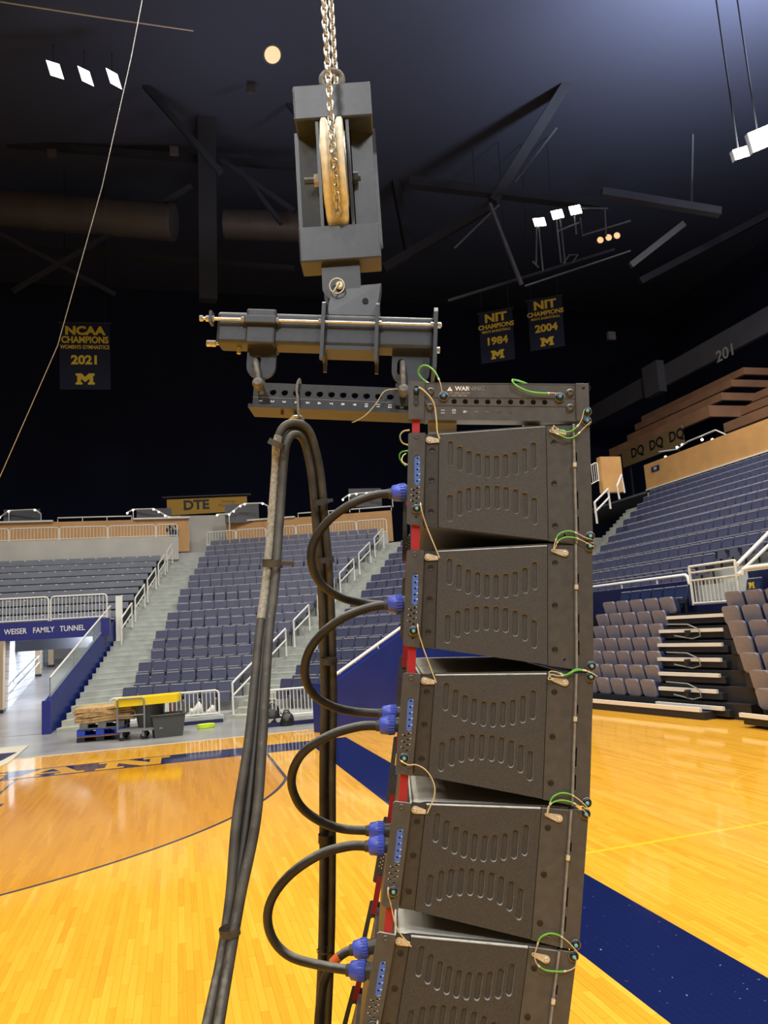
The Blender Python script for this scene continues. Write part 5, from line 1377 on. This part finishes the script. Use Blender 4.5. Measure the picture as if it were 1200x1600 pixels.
# ------------------------------------------------------------------ spreader bar with numbered holes
br = empty('extension_bar', arr(-.481, .585, 3.312), (0, math.radians(6.3), AYAW), 'black steel extension bar with thirteen numbered holes behind the rigging frame', 'bar')
b = MB(); hx = [.0285 + .04262 * k for k in range(13)]
b.plate([(0, -.092), (.72, -.092), (.72, 0), (0, 0)], [circle2(x, -.0335, .0125, 18) for x in hx], SV, 0, .014); b.build('web', m_bar, br)
b = MB(); b.box(-.012, .72, -.020, .115, -.098, -.086); b.build('bottom_flange', m_bar, br)
b = MB(); b.box(0, .72, -.0008, 0, -.056, -.0552); b.build('label_edge', m_midprint, br)
for k in range(13): side_text('hole_number', str(k + 1), hx[k], -.069, .0165, m_white, -PI / 2, root=br, w=-.0008, bold=.0005)
b = MB(); b.plate([(.515, -.07), (.60, -.07), (.60, .012), (.515, .012)], [], SV, -.016, -.001); b.build('end_gusset', m_bar, br)
for x, y in ((.105, -.099), (.155, -.099)): MB().cyl((x, .03, y - .012), (x, .03, y), .006, 8).build('bolt', m_shackle, br)

# ------------------------------------------------------------------ shackles
def shackle(F, ztop, zpin, lean, lab):
    e = empty('shackle', arr(F, .60, zpin), (0, 0, AYAW), lab, 'shackle', 'shackles between beam and bar')
    h = ztop - zpin; s = MB()
    pts = catmull([(0, -.055, -.005), (lean * .2, -.055, h * .3), (lean * .6, -.050, h * .72), (lean, -.022, h * 1.0), (lean, .0, h * 1.03), (lean, .022, h), (lean * .6, .045, h * .72), (lean * .2, .048, h * .3), (0, .048, -.005)], 5)
    s.tube(pts, .0105, 10); s.build('bow', m_shackle, e)
    p = MB(); p.cyl((0, -.085, 0), (0, .07, 0), .010, 12); p.build('pin', m_shackle, e)
    p = MB(); p.lathe((0, -.085, 0), (0, -1, 0), [(-.03, .019), (-.012, .021), (0, .021), (.004, .016), (.012, .016), (.013, .008)], 12); p.build('pin_head', m_shackle, e)
    for w in (-.055, .048): p = MB(); p.lathe((0, w - .01, 0), (0, 1, 0), [(0, .018), (.02, .018)], 14); p.build('eye', m_shackle, e)
shackle(-.4555, 3.392, 3.285, -.016, 'dusty grey shackle joining the beam to the bar at hole one')
shackle(.0575, 3.345, 3.225, .006, 'dusty grey shackle joining the beam to the bar beside the frame')

# ------------------------------------------------------------------ load beam
lb = empty('load_beam', arr(-.596, .60, 3.577), (0, math.radians(5.8), AYAW), 'dark grey adjustable load beam with threaded rods hanging under the hoist block', 'beam')
b = MB(); b.box(0, .790, -.055, .045, -.118, 0); b.build('box_tube', m_steel, lb, bevel=.012, seg=3)
for w, v, u0, u1 in ((-.072, -.037, -.058, .815), (.060, -.002, -.02, .79), (.010, -.100, -.045, .815)):
    b = MB(); b.cyl((u0, w, v), (u1, w, v), .0062, 10); b.build('threaded_rod', m_zinc, lb)
def nut(u, w, v, r=.011, l=.012): 
    MB().cyl((u - l / 2, w, v), (u + l / 2, w, v), r, 6, smooth=False).build('hex_nut', m_zinc, lb)
for u in (-.052, -.030, -.012, .098, .222, .378, .592, .782, .806): nut(u, -.072, -.037)
for u in (-.040, -.022, .806): nut(u, .010, -.100, .012, .016)
b = MB(); b.box(-.022, -.012, -.088, -.045, -.055, -.012); b.build('rod_stop', m_steel, lb)
b = MB(); b.cyl((.075, .0, -.14), (.075, .0, -.118), .008, 8); b.build('grease_nipple', m_lug, lb)
b = MB(); b.box(.108, .216, -.068, .058, -.124, .010); b.build('saddle', m_steel, lb, bevel=.008)
b = MB(); b.box(.104, .220, -.084, -.066, -.052, -.022); b.build('saddle_clamp', m_steel, lb, bevel=.004)
def ear(u0, u1, v0, v1, slot_x, sa, sb, nm='ear_plate'):
    r = .045; n = 6; poly = [(u0, v0), (u0, v1 + r)] + [(u0 + r - r * math.cos(PI / 2 * i / n), v1 + r - r * math.sin(PI / 2 * i / n)) for i in range(1, n + 1)] + [(u1 - r + r * math.sin(PI / 2 * i / n), v1 + r - r * math.cos(PI / 2 * i / n)) for i in range(0, n + 1)] + [(u1, v0)]
    b = MB(); b.plate(poly, [stadium2(slot_x, sa, sb, .0145, 6)], SV, -.018, .0); return b.build(nm, m_steel, lb, bevel=.0)
ear(.110, .216, -.118, -.236, .147, -.150, -.205)
ear(.640, .778, -.112, -.238, .674, -.148, -.210)
for u in (.382, .576):
    b = MB(); b.plate([(-.085, -.178), (-.062, -.178), (-.055, -.150), (.055, -.150), (.062, -.178), (.075, -.178), (.075, .030), (.05, .045), (-.06, .045), (-.085, .030)], [], lambda a, b_, t: (t, a, b_), u, u + .013); b.build('flange_plate', m_steel, lb)
b = MB(); b.box(.395, .576, -.062, .05, -.135, -.120); b.build('cross_plate', m_steel, lb)
b = MB(); b.plate([(-.085, -.20), (.075, -.20), (.075, .005), (.04, .03), (-.07, .03), (-.085, .01)], [], lambda a, b_, t: (t, a, b_), .786, .800); b.build('end_plate', m_steel, lb)
b = MB(); b.hexa([(.392, -.045, 0), (.580, -.045, 0), (.580, .045, 0), (.392, .045, 0), (.410, -.035, .112), (.592, -.035, .135), (.592, .035, .135), (.410, .035, .112)]); b.build('top_lug', m_steel, lb, bevel=.004)
MB().cyl((.535, -.045, .06), (.535, -.03, .06), .011, 12).build('lug_hole', m_hole, lb)

# ------------------------------------------------------------------ hoist block
hb = empty('hoist_block', arr(-.135, .60, 3.74), (0, 0, AYAW), 'dark grey hoist block with a cream sheave hanging on the chain', 'hoist block')
b = MB(); b.box(-.146, .150, -.06, .06, .572, .715); b.build('upper_housing', m_steel, hb, bevel=.006)
b = MB(); b.box(-.152, .147, -.06, .06, 0, .139); b.build('lower_housing', m_steel, hb, bevel=.006)
b = MB(); b.box(-.160, .158, .058, .070, .10, .60); b.build('back_plate', m_steel, hb)
for u in (-.062, .052):
    b = MB(); b.box(u - .006, u + .006, -.05, .05, .13, .58); b.build('cheek_plate', m_steel, hb)
for s in (-1, 1):
    b = MB(); b.hexa([(s * .062, .02, .13), (s * .145, .055, .13), (s * .145, .06, .13), (s * .062, .05, .13), (s * .062, .02, .58), (s * .145, .055, .58), (s * .145, .06, .58), (s * .062, .05, .58)]); b.build('side_web', m_steel, hb)
b = MB(); g = .030
b.lathe((-.046, 0, .362), (1, 0, 0), [(0, .16), (.001, .200), (.006, .208), (.020, .208), (.028, .196), (.034, .190), (.050, .190), (.056, .196), (.064, .208), (.078, .208), (.083, .200), (.084, .16)], 56)
b.build('sheave', m_sheave, hb)
b = MB(); b.lathe((-.050, 0, .362), (1, 0, 0), [(0, .03), (.0, .16), (.092, .16), (.092, .03)], 40); b.build('sheave_hub', m_zinc, hb)
b = MB(); b.cyl((-.124, 0, .358), (.090, 0, .358), .013, 12); b.build('axle', m_steel, hb)
for u, l, mt in ((-.078, .018, m_lug), (-.064, .01, m_lug), (.071, .018, m_steel)):
    b = MB(); b.cyl((u - l / 2, 0, .358), (u + l / 2, 0, .358), .024, 6, smooth=False); b.build('axle_nut', mt, hb)
b = MB(); R_ = .040
b.tube([(.003 + R_ * math.cos(2 * PI * i / 24), .0, .775 + R_ * math.sin(2 * PI * i / 24)) for i in range(24)], .012, 10, closed=True); b.cyl((.003, 0, .71), (.003, 0, .735), .02, 12); b.build('lifting_eye', m_shackle, hb)
b = MB(); poly = [(-.075, .004), (-.077, -.100), (-.066, -.125), (-.030, -.148), (-.012, -.154), (.006, -.148), (.052, -.125), (.064, -.100), (.066, .002)]
b.plate(poly, [], SV, -.036, -.024); b.build('clevis_plate', m_steel, hb)
b = MB(); b.plate(poly, [], SV, .044, .056); b.build('clevis_plate', m_steel, hb)
b = MB(); b.cyl((-.012, -.056, -.093), (-.012, .07, -.093), .011, 12); b.build('clevis_pin', m_lug, hb)
b = MB(); b.lathe((-.012, -.046, -.093), (0, -1, 0), [(0, .016), (.008, .015), (.009, .008)], 12); b.build('pin_head', m_lug, hb)
b = MB(); b.tube([(-.022 + .027 * math.cos(2 * PI * i / 20), -.056, -.098 + .029 * math.sin(2 * PI * i / 20)) for i in range(20)], .0024, 6, closed=True); b.tube([(-.012, -.06, -.085), (-.035, -.06, -.122)], .003, 6); b.build('pin_ring', m_lug, hb)

# ------------------------------------------------------------------ chain
def link_mesh(n1=14, n2=6):
    r, L, W = .0042, .0195, .0107; pts = []
    for i in range(n1):
        a = 2 * PI * i / n1; c, s = math.cos(a), math.sin(a)
        pts.append((W * c, 0, (L - W) * (1 if s >= 0 else -1) + W * s))
    return MB().tube(pts, r, n2, closed=True).mesh('chain_link', m_chain)
LM = link_mesh()
ch = empty('hoist_chain', arr(-.135, .40, 4.10), (0, 0, AYAW), 'galvanised link chain running over the cream sheave up to the roof', 'chain')
PITCH = .0275
Rch = .2125
def chain_path(s):
    """s metres along the chain from the bottom of the sheave; returns (w, z, tilt) relative to the chain root"""
    arc = Rch * 1.12
    if s < arc:
        a = 1.12 - s / Rch
        return .2 - Rch * math.cos(a), -Rch * math.sin(a), a
    return .2 - Rch, s - arc, 0.0
n = int((Rch * 1.12 + 1.35) / PITCH)
for i in range(n):
    w, z_, a = chain_path(i * PITCH)
    o = mob('chain_link', LM, ch, (.0 - .0 * z_, w, z_))
    o.rotation_mode = 'ZYX'; o.rotation_euler = (a, 0, (PI / 4 if i % 2 else -PI / 4) + .4)
for i in range(38):
    o = mob('chain_link', LM, ch, (.012, .2 + Rch, .35 + i * PITCH)); o.rotation_euler = (0, 0, PI / 4 if i % 2 else -PI / 4)
lm2 = link_mesh(8, 4); src_v = [v.co.copy() for v in lm2.vertices]; src_f = [list(p.vertices) for p in lm2.polygons]
far = MB()
for side, z0, w in ((0, 1.36, .2 - Rch), (1, .35 + 38 * PITCH, .2 + Rch)):
    for i in range(460):
        M = Matrix.Translation((0.012 * side, w, z0 + i * PITCH)) @ Matrix.Rotation(PI / 4 if i % 2 else -PI / 4, 4, 'Z')
        far.add([M @ v for v in src_v], src_f, 0, True)
tag(far.build('upper_chain_run', m_chain, ch), kind='stuff')

# ------------------------------------------------------------------ speaker cables
def conn(root, c, d, mt=m_conn):
    """cable connector: ribbed blue barrel, pointing along d (unit, array coords)"""
    o = MB().lathe(c, d, [(-.030, .020), (-.026, .026), (-.004, .029), (.016, .029), (.020, .026)], 20).build('connector', mt, root)
    c = Vector(c); d = Vector(d).normalized(); a = d.orthogonal().normalized(); b2 = d.cross(a)
    rb = MB()
    for i in range(20):
        t = 2 * PI * i / 20; p = c + (a * math.cos(t) + b2 * math.sin(t)) * .0292
        rb.cyl(p - d * .002, p + d * .016, .0016, 4)
    tag(rb.build('grip_ribs', mt, o), kind='stuff')
    MB().lathe(c + d * .02, d, [(0, .023), (.03, .023)], 14).build('socket_collar', m_channel, o)
    MB().lathe(c - d * .030, -d, [(0, .018), (.012, .0165)], 14).build('cable_gland', m_tape, o)
def cable_ob(name, lab, pts, r, mt, group='black speaker cables', root_at=None, n=10, sub=7):
    P = [arr(*p) for p in pts]
    e = empty(name, P[0], label=lab, cat='cable', group=group)
    MB().tube([p - P[0] for p in catmull(P, sub)], r, n).build('jacket', mt, e)
    return e
def PW_(pxs):      # pixel track on planes of constant distance behind the near side
    return [tuple(at_w(x, y, w)) for x, y, w in pxs]
WA, WB = .40, .58
LOOPS = [
    ('black speaker cable looping between the first and second loudspeakers', [(612, 771, WA), (585, 774, WA), (548, 788, WA), (512, 815, WA + .02), (490, 848, WA + .04), (487, 880, WA + .06), (500, 910, WA + .10), (530, 932, WA + .13), (565, 942, WB), (606, 946, WB)], True, True),
    ('black speaker cable looping between the second and third loudspeakers', [(606, 945, WA), (575, 950, WA), (535, 966, WA), (500, 993, WA + .02), (480, 1025, WA + .05), (477, 1058, WA + .08), (490, 1085, WA + .12), (520, 1104, WA + .15), (555, 1112, WB), (597, 1115, WB)], True, True),
    ('black speaker cable looping between the third and fourth loudspeakers', [(593, 1134, WA), (562, 1135, WA), (520, 1147, WA), (480, 1170, WA + .02), (460, 1198, WA + .05), (456, 1228, WA + .08), (470, 1260, WA + .12), (500, 1283, WA + .15), (535, 1295, WB), (577, 1298, WB)], True, True),
    ('black speaker cable looping between the fourth and fifth loudspeakers', [(576, 1322, WA), (545, 1322, WA), (500, 1335, WA), (455, 1365, WA + .02), (427, 1400, WA + .04), (418, 1435, WA + .06), (428, 1470, WA + .08), (455, 1495, WA + .08), (500, 1508, WA + .04), (547, 1516, WA)], True, True),
    ('black speaker cable with an orange tape band leaving the fifth loudspeaker', [(552, 1484, WB), (538, 1489, WB), (520, 1505, WB), (507, 1532, WB), (500, 1570, WB), (497, 1610, WB), (496, 1660, WB + .02), (505, 1720, WB + .05), (515, 1760, WB + .08)], True, False)]
for lab, tr, c0, c1 in LOOPS:
    pts = PW_(tr); e = cable_ob('speaker_cable', lab, pts, .0145, m_cable)
    # lettered jacket: small pale print dashes
    for flag, a, nb in ((c0, pts[0], pts[1]), (c1, pts[-1], pts[-2])):
        if flag:
            A = arr(*a) - e.location; d = (arr(*a) - arr(*nb)); d.normalize(); d = (d + AF * 1.5).normalized()
            conn(e, A + d * .03, d)
    if 'orange' in lab:
        c = catmull([arr(*p) - e.location for p in pts], 7); MB().tube(c[10:15], .0155, 12).build('tape_band', m_otape, e)

def strand(name, lab, tr, r, mt, group):
    P = [at_d(x, y, d) for x, y, d in tr]; e = empty(name, P[0], label=lab, cat='cable', group=group)
    c = catmull(P, 8)
    MB().tube([p - P[0] for p in c], r, 10).build('jacket', mt, e)
    return e, [p - P[0] for p in c]
# the hanging bundle: down towards the camera on the left, straight down on the right
LEFT = [(330, 1615, 1.80), (352, 1500, 1.90), (368, 1400, 1.98), (385, 1280, 2.08), (400, 1150, 2.20), (412, 1000, 2.36), (424, 900, 2.48), (432, 800, 2.58), (437, 730, 2.63)]
TOPA = [(440, 694, 2.645), (449, 674, 2.66), (464, 670, 2.68), (478, 680, 2.70)]
RIGHTL = [(487, 706, 2.72), (495, 750, 2.73), (501, 820, 2.75), (508, 900, 2.78), (512, 1000, 2.82), (514, 1100, 2.84), (512, 1200, 2.84), (512, 1350, 2.84), (510, 1480, 2.84), (504, 1615, 2.84), (498, 1750, 2.84)]
def floor_end(px, py, d): p = at_d(px, py, d); return p
labs = ['thick dusty cable on the outside of the hanging bundle', 'thick dusty cable in the middle of the hanging bundle', 'thick dusty cable on the inside of the hanging bundle']
offs = [(-1.0, -.9, 0), (.05, .0, .030), (1.0, .85, -.004)]
for i in range(3):
    o1, o2, dd = offs[i]
    tr = []
    n1 = len(LEFT)
    spread = [8, 6.0, 7.5, 15, 11, 8.5, 8.0, 7.5, 7.5]
    sgn = [1, 1, 1, 1.0, 1, 1, 1, 1, 1]
    for (x, y, d), s in zip(LEFT, spread): tr.append((x + o1 * s * (1.9 / d + .1), y, d + dd + (.02 if i == 0 else 0)))
    tr += [(x + o1 * (-6 if k == -1 else [7, 5, 0, -5][k]), y + [0, -1, -1, 0][k] * 0 + o1 * [-3, 6, 8, 5][k] * 1.0, d + dd) for k, (x, y, d) in enumerate(TOPA)] if 0 else [(x + o1 * [7, 5, 0, -5][k], y + o1 * [4, 8, 9, 7][k], d + dd * .6) for k, (x, y, d) in enumerate(TOPA)]
    for k, (x, y, d) in enumerate(RIGHTL): tr.append((x - o1 * 7.4, y, d + dd * .8))
    p0 = at_d(*tr[0]); 
    P = [at_d(*t) for t in tr]
    # carry both ends on down to the floor outside the picture
    q = P[0]; dn = (P[0] - P[1]).normalized()
    head = [Vector((q.x + dn.x * .8 - .25, q.y + dn.y * .5 - .1, .02 + .014)), Vector((q.x + dn.x * .7, q.y + dn.y * .45, .12)), q + dn * .5]
    q2 = P[-1]; tail = [Vector((q2.x, q2.y, q2.z * .5)), Vector((q2.x, q2.y + .02 * i, .15)), Vector((q2.x + .12, q2.y + .15, .022)), Vector((q2.x + .4 + .05 * i, q2.y + .3, .018))]
    P = head + P + tail
    e = empty('speaker_cable', P[3], label=labs[i], cat='cable', group='dusty bundle hanging from the bar')
    MB().tube([p - P[3] for p in catmull(P, 7)], .0138, 12).build('jacket', m_cable2 if i == 0 else m_cable if i == 1 else m_cable2, e)
    if i == 0:
        cc = [p - P[3] for p in catmull(P[3:], 7)]; MB().tube(cc[7 * 5 + 2:7 * 9 + 3], .0150, 12).build('woven_sleeve', m_sleeve, e)
def wrap(px, py, d, hw, h, tail, lab, ang=0.0, mt=m_tape):
    c = at_d(px, py, d); e = empty('tape_wrap', c, label=lab, cat='tape', group='tape wraps on the cable bundle')
    b = MB(); ring = []
    ax = (RIGHT * math.cos(ang) + UP * math.sin(ang)); u2 = (UP * math.cos(ang) - RIGHT * math.sin(ang))
    n = 20; vs = []
    for hh in (-h, h):
        for k in range(n):
            a = 2 * PI * k / n; vs.append(ax * hw * math.cos(a) + FWD * hw * .75 * math.sin(a) + u2 * hh)
    fs = [(k, (k + 1) % n, n + (k + 1) % n, n + k) for k in range(n)]
    b.add(vs, fs, 0, True); b.build('band', mt, e)
    if tail:
        b = MB(); t = Vector((0, 0, 0)); p0 = ax * hw * .9 - FWD * hw * .2
        b.hexa([p0 - u2 * h * .7, p0 + ax * tail - u2 * h * .6, p0 + ax * tail - u2 * h * .6 + FWD * .004, p0 - u2 * h * .7 + FWD * .004, p0 + u2 * h * .7, p0 + ax * tail + u2 * h * .5, p0 + ax * tail + u2 * h * .5 + FWD * .004, p0 + u2 * h * .7 + FWD * .004]); b.build('loose_end', mt, e)
wrap(432, 694, 2.60, .030, .010, 0, 'dusty tape wrap just below the bend of the cable bundle', -.45, m_cable2)
wrap(425, 880, 2.47, .031, .012, .045, 'grey tape wrap with a loose end halfway down the left cables', 0, m_cable2)
wrap(359, 1455, 1.925, .0265, .010, 0, 'black tape wrap near the bottom of the left cables', .15)
wrap(500, 785, 2.72, .030, .010, .02, 'frayed tape wrap on the upper right cables', .2)
wrap(509, 875, 2.75, .030, .010, 0, 'grey tape wrap on the right cables behind the first loop', .1)
wrap(514, 1033, 2.79, .030, .012, 0, 'grey tape wrap on the right cables behind the second loop', 0)
wrap(510, 1310, 2.82, .030, .016, 0, 'shiny black tape wrap on the lower right cables', 0, m_black)
wrap(508, 1485, 2.82, .031, .003, 0, 'thin cable tie around the right cables near the bottom', .05, m_cable2)
# twine holding the bundle to the bar
tw = [(468, 592, .575), (464, 602, .565), (465, 625, .56), (467, 648, .56), (470, 660, .575), (462, 668, .60), (455, 664, .62), (458, 655, .64), (466, 640, .66), (470, 612, .62), (468, 592, .60)]
P = [arr(*at_w(x, y, w)) for x, y, w in tw]
e = empty('twine', P[0], label='frayed grey twine tying the cable bundle to hole four of the bar', cat='twine')
c = catmull([p - P[0] for p in P], 6); MB().tube([p + Vector((random.uniform(-1, 1), random.uniform(-1, 1), random.uniform(-1, 1))) * .0012 for p in c], .0048, 7).build('loop', m_rope, e)
tw = [(470, 655, .55), (478, 668, .56), (486, 680, .57), (482, 690, .58), (474, 692, .57), (476, 702, .56)]
MB().tube(catmull([arr(*at_w(x, y, w)) - P[0] for x, y, w in tw], 6), .0038, 7).build('loose_tail', m_rope, e)
tw = [(452, 660, .60), (456, 652, .57), (470, 651, .57), (474, 660, .60)]
MB().tube(catmull([arr(*at_w(x, y, w)) - P[0] for x, y, w in tw], 6), .006, 8).build('hanging_ring', m_zinc, e)
# pale loose wire on the bar
tw = [(642, 608, .57), (615, 608, .56), (600, 612, .555), (588, 630, .55), (572, 648, .55), (556, 658, .56), (550, 660, .57)]
P = [arr(*at_w(x, y, w)) for x, y, w in tw]
o = tag(MB().tube([p - P[0] for p in catmull(P, 6)], .0016, 6).build('loose_wire', m_cream), 'thin cream wire lying across the numbered bar', 'wire'); o.location = P[0]
# small lanyard loops seen behind the first rear plate
for nm, tr, mt, lab in (('lanyard_loop', [(640, 672, .9), (630, 674, .9), (625, 682, .9), (629, 692, .9), (640, 696, .9)], m_cream, 'cream lanyard loop behind the top rear plate'), ('lanyard_loop', [(640, 704, .9), (628, 706, .9), (624, 713, .9), (628, 722, .9), (634, 728, .9)], m_green, 'green lanyard loop behind the top rear plate')):
    P = [arr(*at_w(x, y, w)) for x, y, w in tr]; o = tag(MB().tube([p - P[0] for p in catmull(P, 6)], .003, 6).build(nm, mt), lab, 'lanyard'); o.location = P[0]
